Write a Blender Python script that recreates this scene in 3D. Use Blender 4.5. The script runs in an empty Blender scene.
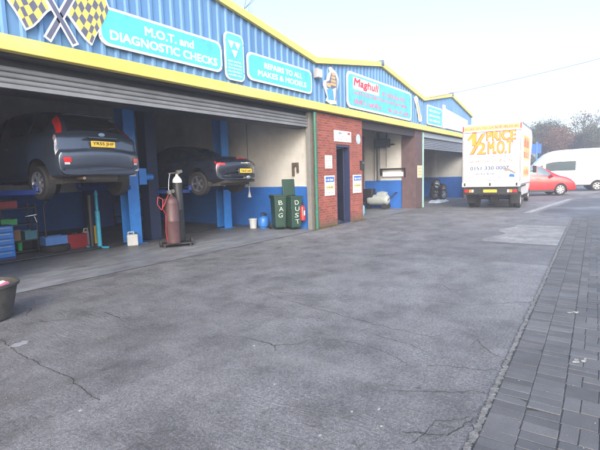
import bpy, bmesh, math, random
from mathutils import Vector, Matrix
R = math.radians
random.seed(7)
SC = bpy.context.scene
COL = SC.collection

# ------------------------------------------------------------------ materials
MATS = {}
def rgba(c): return (c[0], c[1], c[2], 1.0)
def mat(name, c, rough=.6, metal=0., var=.18, scale=6., bump=0., bscale=60., coat=0., c2=None, emit=0., spec=.5, trans=0., alpha=1.):
    if name in MATS: return MATS[name]
    m = bpy.data.materials.new(name); m.use_nodes = True
    nt = m.node_tree; N = nt.nodes; L = nt.links
    b = N['Principled BSDF']
    b.inputs['Roughness'].default_value = rough
    b.inputs['Metallic'].default_value = metal
    b.inputs['Coat Weight'].default_value = coat
    b.inputs['Coat Roughness'].default_value = .06
    b.inputs['Specular IOR Level'].default_value = spec
    b.inputs['Transmission Weight'].default_value = trans
    tc = N.new('ShaderNodeTexCoord')
    n1 = N.new('ShaderNodeTexNoise'); n1.inputs['Scale'].default_value = scale
    n1.inputs['Detail'].default_value = 6; n1.inputs['Roughness'].default_value = .65
    L.new(tc.outputs['Object'], n1.inputs['Vector'])
    rp = N.new('ShaderNodeValToRGB')
    rp.color_ramp.elements[0].position = .3; rp.color_ramp.elements[1].position = .72
    lo = tuple(v * (1 - var) for v in c); hi = tuple(min(1, v * (1 + var * .6)) for v in c)
    if c2: hi = c2; lo = c
    rp.color_ramp.elements[0].color = rgba(lo); rp.color_ramp.elements[1].color = rgba(hi)
    L.new(n1.outputs['Fac'], rp.inputs['Fac'])
    L.new(rp.outputs['Color'], b.inputs['Base Color'])
    if emit:
        L.new(rp.outputs['Color'], b.inputs['Emission Color']); b.inputs['Emission Strength'].default_value = emit
    mr = N.new('ShaderNodeMapRange')
    mr.inputs['To Min'].default_value = max(.02, rough - .08); mr.inputs['To Max'].default_value = min(1, rough + .1)
    L.new(n1.outputs['Fac'], mr.inputs['Value']); L.new(mr.outputs['Result'], b.inputs['Roughness'])
    if bump:
        n2 = N.new('ShaderNodeTexNoise'); n2.inputs['Scale'].default_value = bscale; n2.inputs['Detail'].default_value = 4
        L.new(tc.outputs['Object'], n2.inputs['Vector'])
        bp = N.new('ShaderNodeBump'); bp.inputs['Strength'].default_value = bump; bp.inputs['Distance'].default_value = .01
        L.new(n2.outputs['Fac'], bp.inputs['Height']); L.new(bp.outputs['Normal'], b.inputs['Normal'])
    MATS[name] = m
    return m

class G:
    """tiny node graph helper"""
    def __init__(s, name, rough=.7):
        s.m = bpy.data.materials.new(name); s.m.use_nodes = True; MATS[name] = s.m
        s.nt = s.m.node_tree; s.b = s.nt.nodes['Principled BSDF']; s.b.inputs['Roughness'].default_value = rough
        s.tc = s.nt.nodes.new('ShaderNodeTexCoord').outputs['Object']
    def link(s, a, b): s.nt.links.new(a, b)
    def noise(s, scale, detail=5, vec=None, rough=.6, sx=None, dist=0.):
        n = s.nt.nodes.new('ShaderNodeTexNoise'); n.inputs['Scale'].default_value = scale
        n.inputs['Detail'].default_value = detail; n.inputs['Roughness'].default_value = rough
        n.inputs['Distortion'].default_value = dist
        v = vec or s.tc
        if sx:
            mp = s.nt.nodes.new('ShaderNodeMapping'); mp.inputs['Scale'].default_value = sx[:3]
            if len(sx) > 3: mp.inputs['Rotation'].default_value = (0, 0, sx[3])
            s.link(v, mp.inputs['Vector']); v = mp.outputs[0]
        s.link(v, n.inputs['Vector']); return n.outputs['Fac']
    def ramp(s, fac, stops):
        r = s.nt.nodes.new('ShaderNodeValToRGB'); e = r.color_ramp.elements
        while len(e) < len(stops): e.new(.5)
        for k, (p, c) in enumerate(stops):
            e[k].position = p; e[k].color = rgba(c) if hasattr(c, '__len__') else (c, c, c, 1)
        s.link(fac, r.inputs['Fac']); return r.outputs['Color']
    def mix(s, fac, a, b, mode='MIX'):
        x = s.nt.nodes.new('ShaderNodeMix'); x.data_type = 'RGBA'; x.blend_type = mode
        for k, v in ((0, fac), (6, a), (7, b)):
            if isinstance(v, (int, float)): x.inputs[k].default_value = v if k == 0 else (v, v, v, 1)
            elif isinstance(v, tuple): x.inputs[k].default_value = rgba(v)
            else: s.link(v, x.inputs[k])
        return x.outputs[2]
    def math(s, op, a, b=0.):
        x = s.nt.nodes.new('ShaderNodeMath'); x.operation = op
        for k, v in ((0, a), (1, b)):
            if isinstance(v, (int, float)): x.inputs[k].default_value = v
            else: s.link(v, x.inputs[k])
        return x.outputs[0]
    def sep(s):
        x = s.nt.nodes.new('ShaderNodeSeparateXYZ'); s.link(s.tc, x.inputs[0]); return x.outputs
    def bump(s, h, strength=.4, dist=.02):
        b = s.nt.nodes.new('ShaderNodeBump'); b.inputs['Strength'].default_value = strength; b.inputs['Distance'].default_value = dist
        s.link(h, b.inputs['Height']); s.link(b.outputs[0], s.b.inputs['Normal'])
    def col(s, c): s.link(c, s.b.inputs['Base Color'])
    def rough(s, c): s.link(c, s.b.inputs['Roughness'])

def build_ground_materials():
    # worn tamped concrete of the yard
    g = G('yard_concrete')
    big = g.noise(.22, 6, rough=.7); mid = g.noise(1.6, 8, rough=.7); fine = g.noise(45, 5, rough=.8)
    agg = g.noise(150, 2, rough=.9)
    c = g.ramp(big, [(.3, (.155, .157, .163)), (.5, (.195, .197, .204)), (.7, (.24, .242, .25))])
    xyz0 = g.sep(); cm = g.nt.nodes.new('ShaderNodeCombineXYZ')
    g.link(g.math('FLOOR', g.math('DIVIDE', g.math('ADD', xyz0[0], .1), 4.1)), cm.inputs[0]); g.link(g.math('FLOOR', g.math('DIVIDE', g.math('SUBTRACT', xyz0[1], .1), 2.95)), cm.inputs[1])
    wnz = g.nt.nodes.new('ShaderNodeTexWhiteNoise'); wnz.noise_dimensions = '2D'; g.link(cm.outputs[0], wnz.inputs['Vector'])
    c = g.mix(1., c, g.ramp(wnz.outputs['Value'], [(0., .88), (1., 1.12)]), 'MULTIPLY')
    c = g.mix(.75, c, g.ramp(mid, [(.34, .45), (.5, .95), (.66, 1.3)]), 'MULTIPLY')
    c = g.mix(.9, c, g.ramp(fine, [(.36, .6), (.5, .97), (.64, 1.4)]), 'MULTIPLY')
    c = g.mix(.9, c, g.ramp(agg, [(.38, .6), (.5, .97), (.62, 1.5)]), 'MULTIPLY')
    # oil and tyre dirt
    oil = g.noise(.8, 6, rough=.75, sx=(.35, 1, 1))
    c = g.mix(g.ramp(oil, [(.55, 0.), (.72, .6)]), c, (.055, .05, .045))
    bl = g.noise(1.1, 8, rough=.8, sx=(.9, .6, 1, .3))
    c = g.mix(g.ramp(bl, [(.52, 0.), (.66, .3)]), c, (.085, .084, .08))
    spl = g.noise(5.5, 5, rough=.7)
    c = g.mix(g.ramp(spl, [(.64, 0.), (.69, .55)]), c, (.045, .042, .04))
    # pale worn scuffs
    sc = g.noise(.9, 8, rough=.85, sx=(1, .3, 1, .35))
    c = g.mix(g.ramp(sc, [(.55, 0.), (.7, .5)]), c, (.32, .32, .315))
    xyz = g.sep()
    # fine map cracks
    v = g.nt.nodes.new('ShaderNodeTexVoronoi'); v.feature = 'DISTANCE_TO_EDGE'; v.inputs['Scale'].default_value = .42
    wn = g.nt.nodes.new('ShaderNodeTexNoise'); wn.inputs['Scale'].default_value = 2.2; wn.inputs['Detail'].default_value = 6
    g.link(g.tc, wn.inputs['Vector'])
    va = g.nt.nodes.new('ShaderNodeMix'); va.data_type = 'VECTOR'; va.inputs[0].default_value = .25
    g.link(g.tc, va.inputs[4]); g.link(wn.outputs['Color'], va.inputs[5]); g.link(va.outputs[1], v.inputs['Vector'])
    ck = g.ramp(v.outputs['Distance'], [(.0, .8), (.004, 0.)])
    msk = g.ramp(g.noise(.6, 3), [(.56, 0.), (.66, 1.)])
    ckm = g.math('MULTIPLY', ck, msk)
    c = g.mix(ckm, c, (.03, .028, .025))
    g.col(c)
    tamp = g.noise(1.0, 5, sx=(13, 2.6, 1), dist=1.6)
    tmask = g.ramp(g.noise(.5, 4), [(.42, .1), (.62, 1.)])
    h = g.math('ADD', g.math('MULTIPLY', tamp, g.math('MULTIPLY', tmask, 1.35)), g.math('MULTIPLY', fine, .55))
    h = g.math('ADD', h, g.math('MULTIPLY', agg, .35))
    h = g.math('SUBTRACT', h, g.math('MULTIPLY', ckm, 1.2))
    g.bump(h, 1., .03)
    damp = g.ramp(g.noise(.3, 5, sx=(.5, 1, 1)), [(.42, .72), (.6, .42)])
    g.rough(g.mix(.5, damp, g.ramp(mid, [(.3, .45), (.7, .8)])))
    g.b.inputs['Specular IOR Level'].default_value = .45
    # smoother apron / workshop floor
    g = G('workshop_concrete')
    big = g.noise(.5, 7, rough=.75); mid = g.noise(3, 8, rough=.75, sx=(.5, 1.6, 1)); fine = g.noise(60, 4)
    c = g.ramp(big, [(.3, (.13, .135, .145)), (.5, (.2, .21, .225)), (.72, (.3, .31, .325))])
    c = g.mix(.7, c, g.ramp(mid, [(.32, .45), (.5, .95), (.7, 1.25)]), 'MULTIPLY')
    c = g.mix(.5, c, g.ramp(fine, [(.3, .7), (.7, 1.2)]), 'MULTIPLY')
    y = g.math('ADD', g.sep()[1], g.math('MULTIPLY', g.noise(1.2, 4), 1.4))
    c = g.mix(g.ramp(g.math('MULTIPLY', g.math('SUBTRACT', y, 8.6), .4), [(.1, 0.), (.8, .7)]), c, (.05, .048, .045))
    g.col(c); g.bump(g.math('ADD', fine, mid), .3, .006)
    g.rough(g.ramp(mid, [(.3, .35), (.7, .7)]))
    # far tarmac
    g = G('tarmac')
    c = g.ramp(g.noise(.3, 6, rough=.7), [(.3, (.06, .06, .062)), (.6, (.095, .095, .1)), (.8, (.15, .15, .155))])
    c = g.mix(.6, c, g.ramp(g.noise(60, 3), [(.3, .6), (.7, 1.4)]), 'MULTIPLY')
    g.col(c); g.bump(g.noise(90, 3), .4, .008); g.rough(g.ramp(g.noise(.4, 4), [(.4, .75), (.65, .4)]))
    # paver blocks : one tone per island
    g = G('paver_blocks')
    geo = g.nt.nodes.new('ShaderNodeNewGeometry')
    c = g.ramp(geo.outputs['Random Per Island'], [(0., (.082, .084, .088)), (.5, (.1, .102, .107)), (1., (.124, .126, .13))])
    c = g.mix(.7, c, g.ramp(g.noise(1.1, 6, rough=.7), [(.35, .6), (.6, 1.05), (.75, 1.4)]), 'MULTIPLY')
    c = g.mix(.7, c, g.ramp(g.noise(120, 3, rough=.8), [(.3, .65), (.7, 1.35)]), 'MULTIPLY')
    g.col(c); g.bump(g.noise(140, 4), .5, .004); g.rough(g.ramp(g.noise(2, 5), [(.35, .88), (.7, .68)]))
    g = G('joint_grit')
    g.col(g.ramp(g.noise(25, 5), [(.3, (.02, .02, .018)), (.7, (.05, .048, .04))]))
    g = G('pale_mortar')
    c = g.ramp(g.noise(14, 6, rough=.8), [(.35, (.08, .08, .075)), (.55, (.19, .185, .175)), (.75, (.3, .3, .285))])
    g.col(c); g.bump(g.noise(50, 5), .9, .02)
    # painted rendered walls: cream above, blue dado below
    g = G('painted_wall')
    z = g.math('ADD', g.sep()[2], g.math('MULTIPLY', g.noise(5, 4), .03))
    cream = g.ramp(g.noise(.9, 6, rough=.7), [(.3, (.42, .42, .41)), (.55, (.53, .53, .51)), (.75, (.62, .62, .6))])
    blue = g.ramp(g.noise(1.3, 6, rough=.7), [(.3, (.01, .085, .32)), (.6, (.015, .125, .47)), (.8, (.03, .17, .56))])
    c = g.mix(g.ramp(g.math('SUBTRACT', z, .81), [(.498, 0.), (.502, 1.)]), blue, cream)
    st = g.noise(2.5, 6, rough=.8, sx=(1, 1, .25))
    c = g.mix(g.ramp(st, [(.6, 0.), (.8, .55)]), c, (.1, .09, .08))
    scf = g.noise(9, 5, rough=.9)
    c = g.mix(g.ramp(scf, [(.66, 0.), (.7, .6)]), c, (.35, .38, .42))
    # blockwork courses
    br = g.nt.nodes.new('ShaderNodeTexBrick'); br.inputs['Scale'].default_value = 1.; br.inputs['Brick Width'].default_value = .45
    br.inputs['Row Height'].default_value = .225; br.inputs['Mortar Size'].default_value = .008; br.inputs['Mortar Smooth'].default_value = .6
    mp = g.nt.nodes.new('ShaderNodeCombineXYZ'); s3 = g.sep()
    g.link(g.math('ADD', s3[0], s3[1]), mp.inputs[0]); g.link(s3[2], mp.inputs[1]); g.link(mp.outputs[0], br.inputs['Vector'])
    g.col(c); g.bump(g.math('SUBTRACT', g.math('MULTIPLY', g.noise(60, 4), .3), br.outputs['Fac']), .35, .008)
    g.b.inputs['Roughness'].default_value = .62
    # red brick
    g = G('red_brick')
    s3 = g.sep(); mp = g.nt.nodes.new('ShaderNodeCombineXYZ')
    g.link(g.math('ADD', s3[0], s3[1]), mp.inputs[0]); g.link(s3[2], mp.inputs[1])
    br = g.nt.nodes.new('ShaderNodeTexBrick'); br.inputs['Scale'].default_value = 1.; br.inputs['Brick Width'].default_value = .225
    br.inputs['Row Height'].default_value = .075; br.inputs['Mortar Size'].default_value = .006; br.inputs['Mortar Smooth'].default_value = .2
    br.inputs['Color1'].default_value = (.23, .045, .03, 1); br.inputs['Color2'].default_value = (.36, .085, .055, 1)
    br.inputs['Mortar'].default_value = (.24, .19, .16, 1); br.inputs['Bias'].default_value = -.2
    g.link(mp.outputs[0], br.inputs['Vector'])
    c = g.mix(.7, br.outputs['Color'], g.ramp(g.noise(3, 7, rough=.8), [(.3, .5), (.5, .95), (.75, 1.3)]), 'MULTIPLY')
    c = g.mix(.5, c, g.ramp(g.noise(70, 4), [(.3, .7), (.7, 1.25)]), 'MULTIPLY')
    low = g.ramp(g.math('ADD', s3[2], g.math('MULTIPLY', g.noise(6, 5), .3)), [(.15, .75), (.5, 0.)])
    c = g.mix(low, c, (.07, .07, .045))
    g.col(c); g.bump(g.math('SUBTRACT', g.math('MULTIPLY', g.noise(80, 4), .3), br.outputs['Fac']), .6, .01)
    g.b.inputs['Roughness'].default_value = .8
    # blue coated corrugated steel with streaks
    g = G('blue_cladding', .55)
    st = g.noise(2.2, 6, rough=.7, sx=(1.5, 1, .18))
    c = g.ramp(g.noise(.5, 4), [(.3, (.08, .19, .38)), (.7, (.11, .25, .46))])
    c = g.mix(.6, c, g.ramp(st, [(.3, .72), (.55, 1.0), (.75, 1.15)]), 'MULTIPLY')
    g.col(c); g.rough(g.ramp(st, [(.3, .65), (.7, .5)]))
    g = G('yellow_trim', .45)
    c = g.ramp(g.noise(1.1, 6, rough=.75, sx=(.5, 1, 1)), [(.3, (.55, .42, .09)), (.5, (.68, .54, .13)), (.75, (.74, .63, .22))])
    c = g.mix(g.ramp(g.noise(4, 7, rough=.85, sx=(.6, 1, 1.6)), [(.58, 0.), (.74, .55)]), c, (.25, .2, .1))
    g.col(c)
build_ground_materials()

WHITE = mat('white_paint', (.78, .79, .8), .4, var=.06)
SIGNW = mat('sign_white', (.74, .76, .76), .6, var=.12, scale=3, spec=.25)
CYAN = mat('sign_cyan', (.1, .5, .57), .6, var=.2, scale=2.5, spec=.25)
CYAN2 = mat('sign_pale_cyan', (.12, .47, .54), .6, var=.22, scale=2.5, spec=.25)
LETW = mat('letter_white', (.82, .84, .84), .6, var=.04)
RED = mat('letter_red', (.62, .02, .04), .4, var=.1)
PINK = mat('letter_pink', (.7, .06, .2), .4, var=.1)
ORANGE = mat('letter_orange', (.85, .3, .02), .4, var=.12)
NAVY = mat('letter_navy', (.02, .035, .14), .4)
NAVYL = mat('letter_slate', (.05, .1, .3), .4)
BLACK = mat('black_plastic', (.015, .015, .017), .45)
FLAGB = mat('flag_black', (.1, .11, .17), .4)
FLAGY = mat('flag_yellow', (.68, .52, .12), .4, var=.1)
RUBBER = mat('rubber', (.018, .018, .019), .75, bump=.3, bscale=80)
STEEL = mat('galvanised_steel', (.42, .43, .44), .38, .85, var=.25, scale=10)
SHUT = mat('shutter_steel', (.2, .21, .225), .5, .1, var=.2, scale=3)
SHUTB = mat('shutter_blue_grey', (.22, .25, .3), .55, .05, var=.15, scale=3)
DSTEEL = mat('dark_steel', (.045, .045, .05), .5, .6, var=.3)
DWOOD = mat('dark_timber', (.03, .024, .02), .7, var=.3)
LIFTB = mat('lift_blue', (.03, .2, .6), .38, var=.2, scale=5, coat=.2)
LIFTD = mat('lift_dark_blue', (.01, .04, .2), .45, var=.2, scale=5)
JACKC = mat('jack_cyan', (.03, .3, .45), .4, var=.2)
GREENP = mat('green_pipe_paint', (.02, .13, .09), .45, var=.3, scale=12)
TEAL = mat('teal_pipe_paint', (.25, .42, .4), .5, var=.25)
BING = mat('bin_green', (.012, .045, .03), .5, var=.25, scale=8)
MAROON = mat('cylinder_maroon', (.085, .042, .047), .5, var=.35, scale=9)
CYLB = mat('cylinder_black', (.02, .021, .024), .45, var=.4, scale=9)
CHROME = mat('bright_metal', (.75, .76, .78), .18, 1., var=.08)
BRASS = mat('brass', (.5, .34, .12), .3, 1.)
HOSER = mat('hose_red', (.3, .02, .02), .5)
EXTR = mat('extinguisher_red', (.55, .02, .02), .3, coat=.4)
PLATEY = mat('plate_yellow', (.8, .52, .05), .35, var=.05)
FORD = mat('paint_slate_blue', (.055, .072, .105), .3, .45, var=.08, coat=.9)
PORS = mat('paint_dark_blue', (.022, .028, .045), .28, .4, var=.08, coat=.9)
REDP = mat('paint_red', (.5, .015, .02), .3, .1, var=.06, coat=.9)
VANW = mat('paint_van_white', (.8, .8, .78), .35, var=.04, coat=.5)
TRKW = mat('box_white_panel', (.64, .67, .7), .4, var=.07, scale=2)
GLASS = mat('tinted_glass', (.012, .015, .018), .06, 0., var=.1, spec=.8)
GLASSB = mat('pale_glass', (.1, .17, .2), .08, 0., var=.1, spec=.8)
LAMPR = mat('lamp_red', (.5, .012, .015), .12, var=.1, coat=.8)
LAMPC = mat('lamp_clear', (.6, .62, .65), .1, .2, var=.2, coat=.8)
LAMPA = mat('lamp_amber', (.7, .25, .03), .15, coat=.8)
ALLOY = mat('alloy', (.5, .51, .53), .3, .8, var=.15)
SOFTT = mat('soft_top_fabric', (.012, .012, .014), .8, bump=.4, bscale=200)
UNDER = mat('underbody', (.05, .045, .04), .75, var=.5, scale=5, bump=.5, bscale=15)
RUST = mat('rusty_steel', (.16, .12, .1), .7, .3, var=.5, scale=7)
PLW = mat('white_plastic', (.42, .44, .45), .45, var=.12, scale=6)
PLB = mat('blue_plastic', (.03, .12, .5), .4, var=.15)
PLG = mat('green_plastic', (.03, .3, .08), .4, var=.15)
PLR = mat('red_toolbox', (.28, .02, .025), .4, var=.2)
PLY = mat('yellow_plastic', (.7, .42, .02), .4, var=.15)
PLT = mat('teal_box', (.05, .17, .22), .5, var=.2)
CARD = mat('cardboard', (.22, .12, .06), .8, var=.25)
TUBM = mat('weathered_tub', (.05, .048, .044), .75, var=.4, scale=7, bump=.5, bscale=25)
SOIL = mat('soil', (.04, .03, .02), .95, var=.5, bump=.8, bscale=30)
LEAF = mat('weed_green', (.06, .09, .02), .7, var=.4)
MOSS = mat('moss_brown', (.07, .065, .025), .9, var=.5)
PAPER = mat('paper_white', (.55, .55, .53), .7, var=.1)
PAPERB = mat('poster_blue', (.03, .13, .5), .5)
PAPERY = mat('poster_yellow', (.8, .6, .2), .5)
PAPERP = mat('notice_paper', (.62, .62, .58), .6, var=.12)
GREYT = mat('grey_print', (.25, .3, .38), .5)
ROOFG = mat('grey_roof_sheet', (.12, .12, .12), .7, var=.25, scale=2)
CEIL = mat('dark_ceiling_board', (.1, .095, .09), .85, var=.3, scale=2)
BARK = mat('bark', (.09, .075, .06), .9, var=.3)
COMPG = mat('compressor_grey_green', (.32, .36, .36), .45, var=.2)
LAMPG = mat('floodlight_grey', (.3, .31, .32), .5)
SKIN = mat('sign_flesh', (.6, .36, .16), .45)
PIERB = mat('dark_brick_paint', (.11, .07, .075), .75, var=.35, scale=5, bump=.5, bscale=40)
WOODP = mat('pole_timber', (.12, .085, .06), .85, var=.3)
BLUEB = mat('gas_bottle_blue', (.03, .16, .5), .35, var=.1)

# ------------------------------------------------------------------ object helpers
def tag(o, label=None, cat=None, group=None, kind=None):
    if label: o['label'] = label
    if cat: o['category'] = cat
    if group: o['group'] = group
    if kind: o['kind'] = kind
    return o
def thing(name, label, cat, loc=(0, 0, 0), rz=0., group=None):
    o = bpy.data.objects.new(name, None); COL.objects.link(o)
    o.location = loc; o.rotation_euler = (0, 0, rz); o.empty_display_size = .1
    return tag(o, label, cat, group)
def dup(root, loc, rz, label=None):
    def cp(o, par):
        c = o.copy(); COL.objects.link(c); c.parent = par
        for ch in [x for x in list(bpy.data.objects) if x.parent == o]: cp(ch, c)
        return c
    r = cp(root, None); r.location = loc; r.rotation_euler = (0, 0, rz)
    if label: r['label'] = label
    return r

class MB:
    def __init__(s): s.v = []; s.f = []; s.mi = []
    def add(s, vs, fs, mi=0):
        n = len(s.v); s.v += [tuple(v) for v in vs]
        for f in fs: s.f.append(tuple(n + i for i in f)); s.mi.append(mi)
        return s
    def box(s, x0, y0, z0, x1, y1, z1, mi=0, M=None):
        vs = [Vector((x, y, z)) for z in (z0, z1) for y in (y0, y1) for x in (x0, x1)]
        if M: vs = [M @ v for v in vs]
        return s.add(vs, [(0, 2, 3, 1), (4, 5, 7, 6), (0, 1, 5, 4), (2, 6, 7, 3), (0, 4, 6, 2), (1, 3, 7, 5)], mi)
    def cbox(s, c, d, rz=0, mi=0, M=None):
        T = Matrix.Translation(c) @ Matrix.Rotation(rz, 4, 'Z')
        if M: T = T @ M
        return s.box(-d[0]/2, -d[1]/2, -d[2]/2, d[0]/2, d[1]/2, d[2]/2, mi, T)
    def tube(s, p0, p1, r0, r1=None, n=12, mi=0):
        p0 = Vector(p0); p1 = Vector(p1); r1 = r0 if r1 is None else r1
        d = (p1 - p0).normalized(); a = Vector((0, 0, 1)) if abs(d.z) < .9 else Vector((1, 0, 0))
        u = d.cross(a).normalized(); w = d.cross(u)
        vs = []
        for p, r in ((p0, r0), (p1, r1)):
            for k in range(n):
                t = 2 * math.pi * k / n; vs.append(p + u * math.cos(t) * r + w * math.sin(t) * r)
        fs = [(k, (k + 1) % n, n + (k + 1) % n, n + k) for k in range(n)]
        fs += [tuple(range(n - 1, -1, -1)), tuple(range(n, 2 * n))]
        return s.add(vs, fs, mi)
    def path(s, pts, r, n=8, mi=0):
        for a, b in zip(pts, pts[1:]): s.tube(a, b, r, r, n, mi)
        return s
    def lathe(s, c, prof, n=24, M=None, mi=0):
        c = Vector(c); vs = []
        for (r, z) in prof:
            for k in range(n):
                t = 2 * math.pi * k / n; p = Vector((r * math.cos(t), r * math.sin(t), z))
                vs.append(c + (M @ p if M else p))
        fs = []
        for i in range(len(prof) - 1):
            for k in range(n):
                fs.append((i*n + k, i*n + (k+1) % n, (i+1)*n + (k+1) % n, (i+1)*n + k))
        fs.append(tuple(range(n - 1, -1, -1))); m = (len(prof) - 1) * n; fs.append(tuple(range(m, m + n)))
        return s.add(vs, fs, mi)
    def prism(s, poly, o, ux, uy, depth, mi=0):
        """poly in (ux,uy) plane at o, extruded by depth along ux x uy (front) ; front face = depth side"""
        o = Vector(o); ux = Vector(ux); uy = Vector(uy); nz = ux.cross(uy).normalized()
        a = sum(poly[i][0]*poly[(i+1) % len(poly)][1] - poly[(i+1) % len(poly)][0]*poly[i][1] for i in range(len(poly)))
        if a < 0: poly = poly[::-1]
        n = len(poly)
        vs = [o + ux * p[0] + uy * p[1] for p in poly] + [o + ux * p[0] + uy * p[1] + nz * depth for p in poly]
        fs = [tuple(range(n - 1, -1, -1)), tuple(range(n, 2*n))] + [(k, (k+1) % n, n + (k+1) % n, n + k) for k in range(n)]
        return s.add(vs, fs, mi)
    def build(s, name, m, parent=None, smooth=None, bevel=0., loc=None):
        me = bpy.data.meshes.new(name); me.from_pydata(s.v, [], s.f)
        ms = m if isinstance(m, (list, tuple)) else [m]
        for x in ms: me.materials.append(x)
        if len(ms) > 1: me.polygons.foreach_set('material_index', s.mi)
        me.validate(); me.update()
        if smooth is not None:
            me.polygons.foreach_set('use_smooth', [True] * len(me.polygons)); me.set_sharp_from_angle(angle=R(smooth))
        o = bpy.data.objects.new(name, me); COL.objects.link(o); o.parent = parent
        if loc: o.location = loc
        if bevel:
            b = o.modifiers.new('bevel', 'BEVEL'); b.width = bevel; b.segments = 2; b.limit_method = 'ANGLE'; b.angle_limit = R(40)
        return o

def rrect(x0, y0, x1, y1, r, n=6):
    P = []
    for cx, cy, a0 in ((x1-r, y1-r, 0), (x0+r, y1-r, 90), (x0+r, y0+r, 180), (x1-r, y0+r, 270)):
        for k in range(n + 1):
            a = R(a0 + 90 * k / n); P.append((cx + r*math.cos(a), cy + r*math.sin(a)))
    return P
def inset(P, d):
    cx = sum(p[0] for p in P)/len(P); cy = sum(p[1] for p in P)/len(P)
    w = max(abs(p[0]-cx) for p in P); h = max(abs(p[1]-cy) for p in P)
    return [(cx + (p[0]-cx)*(1-d/w), cy + (p[1]-cy)*(1-d/h)) for p in P]

def text_geo(mb, s, x0, y0, x1, y1, o, ux, uy, depth=.004, bold=.0, shear=0., mi=0, keep=False):
    """real lettering geometry fitted to the rectangle"""
    cu = bpy.data.curves.new('t', 'FONT'); cu.body = s; cu.size = 1; cu.shear = shear; cu.resolution_u = 3
    cu.extrude = .5
    ob = bpy.data.objects.new('t', cu); COL.objects.link(ob)
    dg = bpy.context.evaluated_depsgraph_get(); me = bpy.data.meshes.new_from_object(ob.evaluated_get(dg))
    vs = [v.co.copy() for v in me.vertices]; fs = [tuple(p.vertices) for p in me.polygons]
    bpy.data.objects.remove(ob); bpy.data.curves.remove(cu); bpy.data.meshes.remove(me)
    ax = min(v.x for v in vs); bx = max(v.x for v in vs); ay = min(v.y for v in vs); by = max(v.y for v in vs)
    sx = (x1-x0)/(bx-ax); sy = (y1-y0)/(by-ay)
    o = Vector(o); ux = Vector(ux); uy = Vector(uy); nz = ux.cross(uy).normalized()
    bo = bold*min(sx, sy*.8)
    for q, (ex, ey) in enumerate(((0, 0), (-1, -1), (1, 1), (-1, 1), (1, -1)) if bold else ((0, 0),)):
        dd = depth*(1+.02*q)
        mb.add([o + ux*(x0 + (v.x-ax)*sx + ex*bo) + uy*(y0 + (v.y-ay)*sy + ey*bo) + nz*((v.z+.5)*dd) for v in vs], fs, mi)
    return mb
def marks(mb, x0, y0, x1, y1, o, ux, uy, depth=.003, mi=0, seed=1, dens=.62):
    """small print too fine to read: a row of short strokes grouped like words"""
    rn = random.Random(seed); h = y1-y0; x = x0
    while x < x1 - h*.3:
        n = rn.randint(2, 7)
        for k in range(n):
            w = h * rn.uniform(.35, .62)
            if x + w > x1: break
            t = rn.choice((0, 1, 2)); hh = h * rn.choice((.72, .72, 1.))
            if t != 1: mb.prism([(x, y0), (x+w*.3, y0), (x+w*.3, y0+hh), (x, y0+hh)], o, ux, uy, depth, mi)
            if t != 2: mb.prism([(x+w*.62, y0), (x+w*.9, y0), (x+w*.9, y0+hh*.95), (x+w*.62, y0+hh*.95)], o, ux, uy, depth, mi)
            yy = y0 + hh*rn.choice((.0, .4, .74)); mb.prism([(x+w*.28, yy), (x+w*.64, yy), (x+w*.64, yy+h*.2), (x+w*.28, yy+h*.2)], o, ux, uy, depth, mi)
            x += w + h*.12
        x += h*.45
    return mb

X3, Y3, Z3 = (1, 0, 0), (0, 1, 0), (0, 0, 1)

# ------------------------------------------------------------------ setting: ground
def sheet(name, x0, y0, x1, y1, z, m, nx=1, ny=1):
    mb = MB()
    for i in range(nx):
        for j in range(ny):
            a, b = x0+(x1-x0)*i/nx, x0+(x1-x0)*(i+1)/nx; c, d = y0+(y1-y0)*j/ny, y0+(y1-y0)*(j+1)/ny
            mb.add([(a, c, z), (b, c, z), (b, d, z), (a, d, z)], [(0, 1, 2, 3)])
    return tag(mb.build(name, m), kind='structure')
sheet('ground', -400, -400, 500, 400, 0, MATS['tarmac'])
kerb_y = lambda x: .56 + .03*x
mb = MB()
xs = [-9, 17.0, 17.9, 30, 46]
top = 16.0
mb.add([(-9, kerb_y(-9), .004), (16.6, kerb_y(16.6), .004), (18.2, 2.25, .004), (46, -.2, .004), (46, 7.12, .004), (-9, 7.12, .004)], [(0, 1, 2, 3, 4, 5)])
tag(mb.build('concrete_yard', MATS['yard_concrete']), kind='structure')
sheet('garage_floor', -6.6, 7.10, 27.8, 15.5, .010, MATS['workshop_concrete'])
sheet('paving_bed', -9, -5, 16.6, 1.0, .003, MATS['joint_grit'])
tag(MB().add([(-1, -4, .0125), (16.3, -4, .0125), (16.3, kerb_y(16.3)-.02, .0125), (-1, kerb_y(-1)-.02, .0125)], [(0, 1, 2, 3)]).build('joint_sand', MATS['joint_grit']), kind='structure')
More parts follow.
